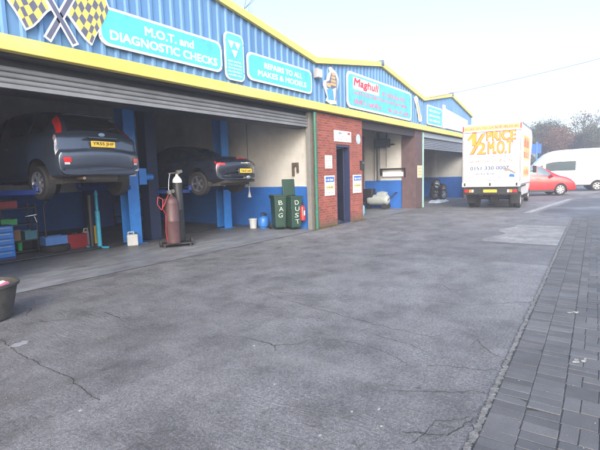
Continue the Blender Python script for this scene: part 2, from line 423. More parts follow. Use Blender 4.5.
# block paving: real blocks
def pavers():
    rn = random.Random(3); mb = MB(); s = .2; g = .0018
    def block(x0, y0, x1, y1):
        if max(y0, y1) > kerb_y(x0) - .03: return
        z = .017 + rn.uniform(-.0025, .0025); e = .004; x0 += g; y0 += g; x1 -= g; y1 -= g
        tx = rn.uniform(-.002, .002); ty = rn.uniform(-.002, .002)
        b = [(x0, y0, .003), (x1, y0, .003), (x1, y1, .003), (x0, y1, .003)]
        m = [(x0, y0, z-e-tx-ty), (x1, y0, z-e+tx-ty), (x1, y1, z-e+tx+ty), (x0, y1, z-e-tx+ty)]
        t = [(x0+e, y0+e, z-tx-ty), (x1-e, y0+e, z+tx-ty), (x1-e, y1-e, z+tx+ty), (x0+e, y1-e, z-tx+ty)]
        fs = [(8, 9, 10, 11)] + [(k, (k+1) % 4, 4+(k+1) % 4, 4+k) for k in range(4)] + [(4+k, 4+(k+1) % 4, 8+(k+1) % 4, 8+k) for k in range(4)]
        mb.add(b + m + t, fs)
    x = -1.0; i = 0
    # two header courses along the edge follow the edge, then a random mix of oblongs and squares
    row = 0
    while x < 16.4:
        ye = kerb_y(x) - .035
        for q in range(2):
            block(x, ye - .2*(q+1) - .0, x + .1, ye - .2*q)
            row += 1
        x += .1
    x = -1.0; col = 0
    while x < 16.3:
        y = math.floor((kerb_y(x) - .46) / .2) * .2 + (.1 if col % 2 else 0)
        y = kerb_y(x) - .436 - (.1 if col % 2 else .0)
        if col % 2: block(x, y, x + .2, y + .1)
        while y > (-3.2 if x < 6 else -2.4):
            t = rn.random()
            if t < .42: block(x, y-.2, x+.1, y); block(x+.1, y-.2, x+.2, y)
            elif t < .8: block(x, y-.2, x+.2, y)
            else: block(x, y-.1, x+.2, y); block(x, y-.2, x+.2, y-.1)
            y -= .2
        x += .2; col += 1
    return mb
tag(pavers().build('block_pavement', MATS['paver_blocks']), kind='structure')
# crumbling mortar edging between concrete and blocks
def ribbon(pts, w, z, jit, rn, step=.05, thick=.0):
    mb = MB(); P = []
    for a, b in zip(pts, pts[1:]):
        L = math.dist(a, b); n = max(1, int(L/step))
        for k in range(n): P.append((a[0]+(b[0]-a[0])*k/n, a[1]+(b[1]-a[1])*k/n, a, b))
    P.append((pts[-1][0], pts[-1][1], pts[-2], pts[-1])); vs = []; N = len(P)
    off = 0
    for k, (x, y, a, b) in enumerate(P):
        L = math.dist(a, b); nx, ny = -(b[1]-a[1])/L, (b[0]-a[0])/L
        off = off*.7 + rn.uniform(-jit, jit)
        ww = w * rn.uniform(.45, 1.15) * (1 if 0 < k < N-1 else .1)
        vs += [(x+nx*(off+ww/2), y+ny*(off+ww/2), z), (x+nx*(off-ww/2), y+ny*(off-ww/2), z)]
    mb.add(vs, [(2*k+1, 2*k+3, 2*k+2, 2*k) for k in range(N-1)])
    return mb
rn = random.Random(5)
tag(ribbon([(-2, kerb_y(-2)-.01), (16.5, kerb_y(16.5)-.01)], .05, .0135, .006, rn, .012).build('mortar_edging', MATS['pale_mortar']), kind='structure')
cr = MB()
for pts, w in [([(4.6, 4.4), (4.3, 3.3), (4.15, 2.46), (4.1, 2.21), (4.04, 1.77), (4.04, 1.4), (4.04, 1.24)], .016), ([(3.4, 2.39), (3.52, 2.0), (3.47, 1.62), (3.39, 1.44), (3.29, 1.29)], .012),
    ([(4.03, 1.02), (4.19, .99), (3.95, .84), (3.87, .73)], .014), ([(3.38, 1.2), (3.48, 1.02), (3.54, .82), (3.6, .69)], .016), ([(2.85, 1.25), (3.04, .91), (3.14, .79), (3.17, .67)], .018),
    ([(2.4, 1.0), (2.5, .75), (2.71, .7), (2.8, .66)], .02), ([(2.3, .92), (2.62, .86), (2.8, .7)], .012), ([(10.22, 2.1), (10.22, 1.49), (10.25, 1.12), (10.3, .88)], .05), ([(5.2, 1.9), (5.25, 1.34), (5.51, 1.06), (5.77, .75)], .016),
    ([(1.67, 5.12), (1.62, 4.62), (1.62, 4.19), (1.62, 3.7), (1.55, 3.0)], .02), ([(2.78, 5.07), (2.76, 4.89), (2.75, 4.61)], .03), ([(-2, 5.9), (1, 5.95), (2.2, 5.99), (2.75, 6.05), (6, 6.15), (10, 6.1)], .016),
    ([(1.0, 7.1), (5, 7.08), (10.7, 7.08)], .03), ([(3.8, 1.9), (3.75, 1.5), (3.6, 1.2), (3.62, 1.05)], .01), ([(7.5, 3.2), (7.4, 2.4), (7.5, 1.6), (7.45, .85)], .014)]:
    r = ribbon(pts, w*.4, .0072, .011, rn, .028); cr.add(r.v, r.f)
tag(cr.build('concrete_crack', MATS['joint_grit']), kind='structure')
pc = G('sun_patch_concrete')  # paler concrete sheet: sunlight on the yard put into the colour
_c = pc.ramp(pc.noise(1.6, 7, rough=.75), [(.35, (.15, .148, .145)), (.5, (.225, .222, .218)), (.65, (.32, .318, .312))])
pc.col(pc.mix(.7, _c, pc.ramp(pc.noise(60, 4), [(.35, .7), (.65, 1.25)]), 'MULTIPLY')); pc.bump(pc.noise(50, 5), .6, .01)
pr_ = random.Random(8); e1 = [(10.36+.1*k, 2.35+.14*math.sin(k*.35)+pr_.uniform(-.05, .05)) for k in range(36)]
tag(MB().add([(x, y, .0078) for x, y in [(10.36, kerb_y(10.36)+.04), (13.9, kerb_y(13.9)+.04)] + e1[::-1]], [tuple(range(38))]).build('painted_sun_patch', pc.m), kind='structure')
mb = MB()  # strip of sunlit ground beyond the block paving, painted as paler colour
mb.add([(18.0, 2.45, .008), (17.9, 2.72, .008), (26.7, 1.95, .008), (26.8, 1.7, .008)], [(0, 3, 2, 1)])
tag(mb.build('painted_sun_strip', mat('sun_strip_tone', (.16, .16, .16), .6, var=0, c2=(.42, .42, .42), scale=5)), kind='structure')

# ------------------------------------------------------------------ the garage building
valleys = [-6.8, 2.0, 10.8, 19.6, 27.9]
def ztop(x):
    for a, b in zip(valleys, valleys[1:]):
        if a <= x <= b:
            p = (a+b)/2; return 4.87 + (1 - abs(x-p)/((b-a)/2)) * .70
    return 4.87
bld = thing('garage_building', 'long single storey repair garage with blue corrugated gables, yellow fascia and open bays', 'building', (10.5, 7.2, 0))
def B(mb, name, m, **k):
    mb.v = [(v[0]-10.5, v[1]-7.2, v[2]) for v in mb.v]; return mb.build(name, m, bld, **k)
FY = 7.2
mb = MB()  # corrugated cladding
p = .25; x = -6.8; cols = []
while x < 27.9:
    for dx, dy in ((0, 0), (.075, 0), (.1, -.035), (.15, -.035), (.175, 0)):
        if x+dx <= 27.9: cols.append((x+dx, FY+dy))
    x += p
for v in valleys[1:-1]: cols.append((v, FY))
for a, b in zip(valleys, valleys[1:]): cols.append(((a+b)/2, FY))
cols.sort(); vs = []
for (x, y) in cols: vs += [(x, y, 3.6), (x, y, ztop(x)+.02)]
mb.add(vs, [(2*k, 2*k+2, 2*k+3, 2*k+1) for k in range(len(cols)-1)])
B(mb, 'blue_cladding', MATS['blue_cladding'])
mb = MB(); mb.box(-6.8, 7.24, 3.52, 27.9, 7.36, 4.86)
B(mb, 'gable_backing', CEIL)
mb = MB()
for a, b in zip(valleys, valleys[1:]): mb.prism([(a, 4.85), (b, 4.85), ((a+b)/2, 5.56)], (0, 15.75, 0), X3, Z3, .2)
B(mb, 'rear_gable', CEIL)
mb = MB(); mb.box(-6.85, 7.02, 3.50, 27.95, 7.17, 3.72)
B(mb, 'yellow_fascia', MATS['yellow_trim'], bevel=.012)
mb = MB(); mb.box(-6.85, 7.18, 3.46, 27.95, 7.36, 3.519)
B(mb, 'fascia_soffit', mat('dark_soffit', (.03, .03, .035), .8))
for a, b in zip(valleys, valleys[1:]):
    pk = (a+b)/2
    mb = MB()
    for x0, x1 in ((a, pk), (pk, b)):
        z0, z1 = ztop(x0), ztop(x1)
        mb.prism([(x0, z0-.04), (x1, z1-.04), (x1, z1+.13), (x0, z0+.13)], (0, 7.17, 0), X3, Z3, .09)
    B(mb, 'gable_trim', MATS['yellow_trim'])
    mb = MB(); mb.box(pk-.1, 7.05, 5.56, pk+.1, 7.2, 5.72); mb.box(pk-.04, 7.03, 5.6, pk+.04, 7.26, 5.75)
    B(mb, 'ridge_cap', mat('ridge_slate', (.12, .16, .25), .5), bevel=.01)
    mb = MB()
    for x0, x1 in ((a, pk), (pk, b)):
        z0, z1 = ztop(x0), ztop(x1)
        mb.prism([(x0, z0+.0), (x1, z1+.0), (x1, z1+.09), (x0, z0+.09)], (0, 15.8, 0), X3, Z3, 8.58)
    B(mb, 'roof', ROOFG)
    mb = MB()
    for yy in (8.6, 10.4, 12.2, 14.0):
        mb.box(a+.1, yy, 4.55, b-.1, yy+.12, 4.8)
    B(mb, 'roof_beam', DSTEEL)
# masonry
mb = MB(); mb.box(-6.8, 7.2, 0, 1.6, 7.42, 3.455); B(mb, 'brick_wall', MATS['red_brick'])
mb = MB()   # one piece with the door opening left in it
mb.prism([(10.78, 0), (11.98, 0), (11.98, 2.58), (12.88, 2.58), (12.88, 0), (13.75, 0), (13.75, 3.455), (10.78, 3.455)], (0, 7.42, 0), X3, Z3, .22); B(mb, 'brick_wall', MATS['red_brick'])
mb = MB(); mb.box(18.8, 7.2, 0, 19.55, 7.85, 3.455); B(mb, 'brick_pier', PIERB)
mb = MB(); mb.box(27.35, 7.2, 0, 27.9, 7.5, 3.455); B(mb, 'brick_pier', PIERB)
mb = MB(); mb.box(10.78, 7.423, 0, 10.95, 15.5, 4.86)
B(mb, 'dividing_wall', MATS['painted_wall'])
mb = MB(); mb.box(18.86, 7.853, 0, 19.05, 15.5, 4.86)
B(mb, 'dividing_wall', MATS['painted_wall'])
mb = MB(); mb.box(27.5, 7.503, 0, 27.9, 15.5, 4.86); mb.box(27.38, 9.2, 0, 27.497, 9.45, 4.8)
B(mb, 'end_wall', MATS['painted_wall'])
mb = MB(); mb.box(-6.8, 15.503, 0, 27.9, 15.75, 4.88)
B(mb, 'back_wall', MATS['painted_wall'])
mb = MB(); mb.box(-6.8, 7.423, 0, -6.6, 15.5, 4.86)
B(mb, 'end_wall', MATS['painted_wall'])
# door in brick section: opened inwards
df = MB(); df.box(11.98, 7.22, 0, 12.04, 7.40, 2.577); df.box(12.82, 7.22, 0, 12.877, 7.40, 2.577); df.box(12.04, 7.22, 2.51, 12.82, 7.40, 2.577); df.box(12.04, 7.2, 0.0, 12.82, 7.4, .04)
fr = B(df, 'door_frame', mat('navy_frame', (.02, .03, .08), .45))
d = MB(); d.box(0, -.02, .05, .76, .02, 2.5, M=Matrix.Translation((12.85, 7.44, 0)) @ Matrix.Rotation(R(52), 4, 'Z'))
do = B(d, 'door', mat('navy_door', (.025, .035, .09), .45), bevel=.004)
h = MB(); h.tube((13.26, 8.0, 1.05), (13.21, 8.04, 1.05), .012); h.tube((13.21, 8.04, 1.05), (13.14, 7.95, 1.05), .011)
h.v = [(v[0]-10.5, v[1]-7.2, v[2]) for v in h.v]; h.build('handle', CHROME, do)
# roller shutter of the double bay (rolled up, bottom slats showing)
def shutter(x0, x1, z0, n, pitch, y, m, name='roller_shutter'):
    mb = MB()
    for k in range(n):
        z = z0 + .07 + k*pitch; pr = []
        for q in range(7):
            a = R(-90 + 30*q); pr.append((y - .03*math.cos(a), z + pitch/2 + pitch/2*.94*math.sin(a)))
        poly = [(yy, zz) for yy, zz in pr] + [(y+.012, pr[-1][1]), (y+.012, pr[0][1])]
        vs = [(x0, a, b) for a, b in poly] + [(x1, a, b) for a, b in poly]; L = len(poly)
        mb.add(vs, [(k2, (k2+1) % L, L+(k2+1) % L, L+k2) for k2 in range(L)] + [tuple(range(L)), tuple(range(2*L-1, L-1, -1))])
    mb.box(x0, y-.035, z0, x1, y+.02, z0+.065)
    return B(mb, name, m, smooth=40)
shutter(1.66, 10.6, 3.03, 3, .085, 7.36, SHUT)
mb = MB(); mb.box(1.6, 7.43, 3.02, 10.78, 7.9, 3.5)
B(mb, 'shutter_housing', DSTEEL)
for xa, xb in ((10.62, 10.778), (1.602, 1.68), (19.56, 19.66), (27.25, 27.348)):
    mb = MB(); mb.box(xa, 7.28, 0, xb, 7.419, 3.45); B(mb, 'shutter_guide', mat('guide_grey', (.2, .2, .19), .6, .1), bevel=.006)
mb = MB(); mb.box(19.56, 7.22, 3.24, 27.35, 7.4, 3.455)
B(mb, 'shutter_housing', mat('pale_panel', (.34, .39, .45), .55, var=.12))
shutter(19.67, 27.24, 2.72, 6, .08, 7.34, SHUTB)
mb = MB(); mb.box(13.75, 7.25, 3.2, 18.8, 7.42, 3.455)
B(mb, 'lintel', mat('dark_lintel', (.035, .03, .035), .8))
mb = MB(); mb.path([(10.70, 7.14, .01), (10.70, 7.14, 3.44)], .055, 14)
for z in (.5, 1.7, 2.9): mb.tube((10.7, 7.14, z), (10.7, 7.14, z+.06), .068, n=14)
B(mb, 'drainpipe', GREENP, smooth=40)
mb = MB(); mb.path([(19.60, 7.16, .01), (19.60, 7.16, 3.42)], .045, 12)
B(mb, 'drainpipe', TEAL, smooth=40)
# black cables clipped under the fascia and service pipe in bay three
mb = MB(); mb.path([(18.79, 9.77, 0.0), (18.79, 9.77, 3.4)], .045, 10); mb.path([(18.79, 9.2, 1.32), (18.79, 9.2, 3.2)], .02, 8); mb.path([(18.79, 8.6, 1.9), (18.79, 8.6, 3.2)], .014, 8)
mb.path([(18.8, 9.0, 1.3), (18.8, 9.0, 4.6)], .08, 10)
B(mb, 'service_pipe', mat('pipe_grey', (.14, .14, .15), .6), smooth=40)

# ------------------------------------------------------------------ signs on the gables
SY = 7.145
def board(name, label, x0, z0, x1, z1, r, inner, rim=.045, cat='sign'):
    cx, cz = (x0+x1)/2, z0
    t = thing(name, label, cat, (cx, SY, z0))
    P = [(a-cx, b-z0) for a, b in rrect(x0, z0, x1, z1, r)]
    MB().prism(P, (0, 0, 0), X3, Z3, .03).build('board', SIGNW, t)
    bb = MB()
    for bx in (-1, 1):
        for bz in (.2, .8): bb.tube((bx*((x1-x0)/2-rim*.55), -.03, (z1-z0)*bz), (bx*((x1-x0)/2-rim*.55), -.037, (z1-z0)*bz), .009, n=8)
    bb.build('screw_heads', DSTEEL, t)
    if inner: MB().prism(inset(P, rim), (0, -.028, 0), X3, Z3, .006).build('panel', inner, t)
    return t, (x1-x0)/2, z1-z0
FO = (0, -.033, 0)
t, w, h = board('wall_sign', 'long cyan rounded sign reading M.O.T. and DIAGNOSTIC CHECKS on the blue cladding', 4.22, 3.92, 7.06, 4.57, .17, CYAN)
mb = MB(); text_geo(mb, 'M.O.T. and', -.52, .35, .62, .50, FO, X3, Z3, bold=.03); text_geo(mb, 'DIAGNOSTIC CHECKS', -1.22, .12, 1.26, .27, FO, X3, Z3, bold=.03)
mb.build('lettering', LETW, t)
t, w, h = board('test_station_sign', 'narrow upright cyan sign with three white triangles between two long cyan signs', 7.16, 3.82, 7.77, 4.86, .14, CYAN2, .03)
mb = MB()
for cx, cz, s in ((-.105, .78, .095), (.105, .78, .095), (0, .59, .095)):
    mb.prism([(cx-s, cz+s*.8), (cx+s, cz+s*.8), (cx, cz-s*.9)], FO, X3, Z3, .004)
mb.build('triangle_emblem', LETW, t)
mb = MB()
for k in range(5): marks(mb, -.22, .40-.075*k, .22, .435-.075*k, FO, X3, Z3, seed=20+k)
mb.build('lettering', LETW, t)
t, w, h = board('wall_sign', 'long cyan rounded sign reading REPAIRS TO ALL MAKES & MODELS on the blue cladding', 7.88, 3.92, 10.58, 4.57, .16, CYAN)
mb = MB(); text_geo(mb, 'REPAIRS TO ALL', -.74, .36, .86, .49, FO, X3, Z3, bold=.03); text_geo(mb, 'MAKES & MODELS', -.98, .15, 1.05, .28, FO, X3, Z3, bold=.03)
mb.build('lettering', LETW, t)
t, w, h = board('garage_name_sign', 'largest cyan sign with red Maghull lettering on the second gable', 12.6, 3.80, 18.1, 4.96, .22, CYAN2, .07)
mb = MB(); text_geo(mb, 'Maghull', -2.3, .67, -.45, .99, FO, X3, Z3, bold=.05, shear=.15); mb.build('red_lettering', RED, t)
mb = MB(); marks(mb, -.1, .68, 2.1, .86, FO, X3, Z3, .004, seed=3)
for k, (a, b, z) in enumerate(((-2.3, 2.2, .47),)): marks(mb, a, z, b, z+.12, FO, X3, Z3, .004, seed=30+k)
marks(mb, -2.3, .16, -.2, .34, FO, X3, Z3, .004, seed=41); marks(mb, .4, .16, 2.4, .32, FO, X3, Z3, .004, seed=45)
mb.build('lettering', PINK, t)
mb = MB(); mb.prism(rrect(-2.36, .63, -.4, 1.02, .05), (0, -.0315, 0), X3, Z3, .003)
mb.build('white_flash', LETW, t)

# crossed chequered flags
t = thing('chequered_flag_sign', 'pair of crossed yellow and black chequered flags cut out of board', 'sign', (3.58, SY, 3.8))
def flag(sgn):
    pole = None
    # cloth hangs from the upper pole outwards
    def P(u, v):  # u along pole 0..1 from z=.62 upwards ; v away
        A0, A1, B0, B1 = (.15, .46), (.58, 1.28), (.50, .07), (.84, .74)
        x_ = (A0[0]*(1-u)+A1[0]*u)*(1-v) + (B0[0]*(1-u)+B1[0]*u)*v; z_ = (A0[1]*(1-u)+A1[1]*u)*(1-v) + (B0[1]*(1-u)+B1[1]*u)*v
        return (sgn*(x_ - .02*math.sin(v*6.3)), z_ + .035*math.sin(v*7+u*5))
    return pole, P
for sgn in (-1, 1):
    pole, P = flag(sgn)
    out = [P(u/6, 0) for u in range(7)] + [P(1, v/6) for v in range(1, 7)] + [P(1-u/6, 1) for u in range(1, 7)] + [P(0, 1-v/6) for v in range(1, 6)]
    y = .003 if sgn > 0 else 0
    MB().prism(inset(out, -.035), (0, -y, 0), X3, Z3, .03).build('flag_outline', LETW, t)
    MB().prism(out, (0, -y-.028, 0), X3, Z3, .006).build('flag_cloth', FLAGB, t)
    mb = MB(); n = 7
    for i in range(n):
        for j in range(n-1):
            if (i+j) % 2 == 0: mb.prism([P(i/n, j/(n-1)), P((i+1)/n, j/(n-1)), P((i+1)/n, (j+1)/(n-1)), P(i/n, (j+1)/(n-1))], (0, -y-.033, 0), X3, Z3, .003)
    mb.build('flag_check', FLAGY, t)
for sgn in (1, -1):
    y = .008 if sgn > 0 else .012
    a = (-sgn*.2, .02); b = (sgn*.66, 1.5); dx, dz = b[0]-a[0], b[1]-a[1]; L = math.hypot(dx, dz); nx, nz = -dz/L, dx/L
    q = lambda ww, e: [(a[0]-dx/L*e+nx*ww, a[1]-dz/L*e+nz*ww), (b[0]+nx*ww, b[1]+nz*ww), (b[0]-nx*ww, b[1]-nz*ww), (a[0]-dx/L*e-nx*ww, a[1]-dz/L*e-nz*ww)]
    MB().prism(q(.062, .03), (0, -y-.03, 0), X3, Z3, .004).build('pole_outline', LETW, t)
    MB().prism(q(.035, 0), (0, -y-.034, 0), X3, Z3, .004).build('flag_pole', FLAGB, t)

# floodlight
t = thing('floodlight', 'small grey wall floodlight in the valley between the first two gables', 'wall light', (10.82, 7.16, 4.4))
MB().box(-.13, -.16, .0, .15, -.03, .27).build('lamp_body', LAMPG, t, bevel=.015)
MB().box(-.1, -.172, .03, .12, -.161, .24).build('lamp_glass', LAMPC, t)
MB().box(-.03, -.03, .05, .05, .03, .2).build('bracket', DSTEEL, t)

# hand gripping a spanner : cut-out board
t = thing('hand_sign', 'tall white cut-out of a hand in a blue cuff gripping a spanner', 'sign', (11.62, SY, 3.76))
out = [(-.02, 0), (.3, .05), (.28, .3), (.42, .62), (.46, .82), (.34, 1.0), (.1, 1.08), (.0, 1.12), (-.1, 1.06), (-.02, .97), (-.17, .84), (-.22, .7), (-.38, .66), (-.42, .52), (-.3, .36), (-.2, .2), (-.3, .08)]
MB().prism(out, (0, 0, 0), X3, Z3, .03).build('board', SIGNW, t)
MB().prism([(-.18, .12), (.16, .14), (.12, .42), (-.02, .5), (-.26, .42)], (0, -.028, 0), X3, Z3, .006).build('blue_cuff', mat('sign_blue', (.08, .3, .7), .4), t)
MB().prism([(-.26, .47), (.02, .44), (.33, .56), (.36, .78), (.24, .97), (.02, .96), (-.1, .7), (-.26, .64)], (0, -.0285, 0), X3, Z3, .003).build('hand_outline', FLAGB, t)
mb = MB()
for k in range(4): mb.prism(rrect(-.02+.02*k, .58+.1*k, .3-.02*k, .655+.1*k, .032, 4), (0, -.028, 0), X3, Z3, .006)
mb.prism(rrect(-.24, .5, -.02, .62, .05, 4), (0, -.028, 0), X3, Z3, .0065)
mb.build('fingers', SKIN, t)
mb = MB(); mb.prism([(.2, .12), (.27, .14), (.4, .74), (.34, .84), (.26, .72), (.3, .62)], (0, -.028, 0), X3, Z3, .006); mb.build('spanner', STEEL, t)
# spanner cut-out
t = thing('spanner_sign', 'slim white cut-out of a leaning spanner beside the valley of the second gable', 'sign', (18.95, SY, 3.85))
out = [(.12, 0), (.36, .05), (.36, .22), (.22, .36), (-.02, .78), (-.1, 1.02), (-.3, 1.08), (-.48, .98), (-.44, .84), (-.26, .66), (.0, .22), (.02, .1)]
MB().prism(out, (0, 0, 0), X3, Z3, .03).build('board', SIGNW, t)
MB().prism([(.12, .12), (.24, .14), (-.12, .84), (-.24, .8)], (0, -.028, 0), X3, Z3, .006).build('spanner', ORANGE, t)
# third gable
t, w, h = board('wall_sign', 'pale cyan sign on the third gable left of the blank white board', 20.05, 3.82, 22.15, 4.72, .1, CYAN2, .06)
mb = MB()
for k in range(3): marks(mb, -.8, .62-.22*k, .8, .74-.22*k, FO, X3, Z3, seed=60+k)
mb.build('lettering', LETW, t)
t = thing('white_board', 'large blank white board on the third gable above the truck', 'sign board', (24.6, SY, 3.84))
MB().prism([(-1.95, 0), (2.25, 0), (2.25, .72), (-1.95, .98)], (0, 0, 0), X3, Z3, .03).build('board', SIGNW, t)
MB().box(-2.3, -.05, -.04, -1.97, 0, 1.12).build('upright', WHITE, t)

# small signs around the door
def flat(name, label, x0, z0, x1, z1, m=None, y=7.199, cat='notice'):
    t = thing(name, label, cat, ((x0+x1)/2, y, z0)); w = (x1-x0)/2; h = z1-z0
    MB().box(-w, -.02, 0, w, 0, h).build('board', m or SIGNW, t, bevel=.003)
    return t, w, h
FP = (0, -.021, 0)
t, w, h = flat('door_sign', 'wide white sign with small print above the open doorway', 11.86, 2.67, 12.93, 3.02)
mb = MB(); marks(mb, -.42, .06, .42, .11, FP, X3, Z3, seed=5); marks(mb, -.42, .14, .05, .2, FP, X3, Z3, seed=6)
mb.prism([(-.3, .23), (-.06, .23), (-.12, .31), (-.25, .31)], FP, X3, Z3, .003); mb.build('lettering', GREYT, t)
mb = MB(); mb.prism([(.3, .24), (.46, .24), (.46, .31), (.3, .31)], FP, X3, Z3, .003); mb.build('red_mark', RED, t)
t, w, h = flat('paper_notice', 'plain white notice on the brick left of the doorway, above a blue headed poster', 11.3, 1.82, 11.7, 2.22, PAPERP)
mb = MB()
for k in range(4): marks(mb, -.15, .3-.08*k, .15, .33-.08*k, FP, X3, Z3, seed=70+k)
mb.build('lettering', GREYT, t)
for i, (x0, x1, lab) in enumerate(((11.25, 11.82, 'blue headed price poster on the brick left of the doorway'), (13.03, 13.62, 'blue headed price poster on the brick right of the doorway'))):
    t, w, h = flat('price_poster', lab, x0, .98, x1, 1.6); t['group'] = 'price posters by the doorway'
    mb = MB(); mb.prism([(-w+.03, .42), (w-.03, .42), (w-.03, .58), (-w+.03, .58)], FP, X3, Z3, .002); mb.build('blue_header', PAPERB, t)
    mb = MB(); marks(mb, -w+.07, .46, w-.06, .54, (0, -.0235, 0), X3, Z3, seed=80+i); mb.build('header_lettering', LETW, t)
    mb = MB(); mb.prism([(-w+.06, .2), (w-.06, .2), (w-.06, .32), (-w+.06, .32)], FP, X3, Z3, .002); mb.build('yellow_panel', PAPERY, t)
    mb = MB(); marks(mb, -w+.08, .235, w-.08, .285, (0, -.0235, 0), X3, Z3, seed=84+i); marks(mb, -w+.06, .07, w-.06, .12, FP, X3, Z3, seed=86); mb.build('small_print', NAVYL, t)
t = thing('oval_plaque', 'small pale blue oval plaque high on the brick right of the doorway', 'plaque', (13.45, 7.199, 2.64))
MB().prism([(.14*math.cos(a*.314), .17+.17*math.sin(a*.314)) for a in range(20)], (0, 0, 0), X3, Z3, .02).build('plate', mat('plaque_blue', (.35, .5, .75), .4), t)
mb = MB(); marks(mb, -.09, .15, .09, .19, FP, X3, Z3, seed=91); mb.build('lettering', LETW, t)
t = thing('letter_box', 'small dark metal box on the brick edge right of the doorway', 'letter box', (13.62, 7.199, 1.78))
MB().box(-.07, -.09, 0, .1, 0, .3).build('box', DSTEEL, t, bevel=.01); MB().box(-.05, -.096, .21, .08, -.09, .235).build('slot', STEEL, t)
t, w, h = flat('pier_sign', 'cream price sign on the dark pier between the two right hand bays', 19.0, 1.38, 19.54, 1.93, mat('cream_sign', (.7, .6, .45), .5), y=7.199)
mb = MB()
for k in range(3): marks(mb, -.2, .4-.14*k, .2, .47-.14*k, FP, X3, Z3, seed=95+k)
mb.build('lettering', ORANGE, t)

# ------------------------------------------------------------------ vehicles
def cr4(p0, p1, p2, p3, t):
    t2, t3 = t*t, t*t*t
    return tuple(.5*((2*b) + (-a+c)*t + (2*a-5*b+4*c-d)*t2 + (-a+3*b-3*c+d)*t3) for a, b, c, d in zip(p0, p1, p2, p3))
class Shell:
    """car body: stations (x, zb, zs, zt, w, wr) lofted by smooth curves; v runs 0 (floor centre) .. 11 (roof centre)"""
    def __init__(s, st, bow=.12, crown=.035, xr=None, pillar=.5):
        s.st = st; s.bow = bow; s.crown = crown; s.pillar = pillar
        s.rows = [s.sec(r) for r in st]; s.nu = len(st)-1; s.nv = len(s.rows[0])-1
        s.x0 = min(r[0] for r in st); s.x1 = max(r[0] for r in st); s.W = max(r[4] for r in st)
    def sec(s, r):
        x, zb, zs, zt, w, wr = r; h = zs-zb; gh = zt-zs
        P = [(0, zb), (w*.8, zb), (w*.955, zb+min(.06, h*.2)), (w*.99, zb+.3*h), (w, zb+.62*h), (w*.985, zb+.85*h), (w*.945, zs),
             (w*.945+(wr-w*.945)*s.pillar+.015, zs+gh*s.pillar), (wr+.02, zs+gh*.9), (wr*.86, zt), (wr*.45, zt+s.crown*.8), (0, zt+s.crown)]
        return [(x, y, z) for y, z in P]
    def S(s, u, v, side=1):
        u = max(0, min(s.nu-1e-6, u)); v = max(0, min(s.nv-1e-6, v)); i = int(u); j = int(v)
        pts = []
        for k in (i-1, i, i+1, i+2):
            row = s.rows[max(0, min(s.nu, k))]
            def q(jj):
                if jj < 0: a = row[1]; return (a[0], -a[1], a[2])
                if jj > s.nv: a = row[s.nv-1]; return (a[0], -a[1], a[2])
                return row[jj]
            pts.append(cr4(q(j-1), q(j), q(j+1), q(j+2), v-j))
        x, y, z = cr4(*pts, u-i); y = max(0., y)
        m = (s.x0+s.x1)/2; L = (s.x1-s.x0)/2; e = max(0, (abs(x-m)/L - .72)/.28)
        x -= math.copysign(s.bow * (y/s.W)**2 * e, x-m)
        return Vector((x, y*side, z))
    def Nrm(s, u, v, side):
        e = .02; a = s.S(u+e, v, side)-s.S(u-e, v, side); b = s.S(u, v+e, side)-s.S(u, v-e, side); n = a.cross(b)
        n = n.normalized() if n.length > 1e-9 else Vector((0, 0, 1))
        return -n if side > 0 else n
    def mesh(s, du=5, dv=3):
        mb = MB(); U = s.nu*du; V = s.nv*dv; ring = 2*V; vs = []
        for i in range(U+1):
            for j in range(V+1): vs.append(s.S(i/du, j/dv, 1))
            for j in range(V-1, 0, -1): vs.append(s.S(i/du, j/dv, -1))
        fs = []
        for i in range(U):
            for k in range(ring):
                a, b = i*ring+k, i*ring+(k+1) % ring; fs.append((a, b, b+ring, a+ring))
        fs.append(tuple(range(ring-1, -1, -1))); fs.append(tuple(range(U*ring, (U+1)*ring)))
        return mb.add(vs, fs)
    def patch(s, mb, u0, u1, v0, v1, side, off=.006, n=10, m=6, mi=0, trim=None):
        """trim(a,b)->(u,v) for non rectangular panes"""
        vs = []
        for i in range(n+1):
            for j in range(m+1):
                if trim: u, v = trim(i/n, j/m)
                else: u, v = u0+(u1-u0)*i/n, v0+(v1-v0)*j/m
                nn = s.Nrm(u, v, side); vs.append(s.S(u, v, side)+nn*off)
        fs = [(i*(m+1)+j, (i+1)*(m+1)+j, (i+1)*(m+1)+j+1, i*(m+1)+j+1) for i in range(n) for j in range(m)]
        mb.add(vs, fs, mi); return mb
    def across(s, mb, u0, u1, v0, off=.006, n=8, m=16, mi=0):
        vs = []
        for i in range(n+1):
            for j in range(m+1):
                t = 2*j/m-1; u = u0+(u1-u0)*i/n; v = s.nv-abs(t)*(s.nv-v0); sd = 1 if t >= 0 else -1
                vs.append(s.S(u, v, sd)+s.Nrm(u, v, sd)*off)
        fs = [(i*(m+1)+j, (i+1)*(m+1)+j, (i+1)*(m+1)+j+1, i*(m+1)+j+1) for i in range(n) for j in range(m)]
        mb.add(vs, fs, mi); return mb
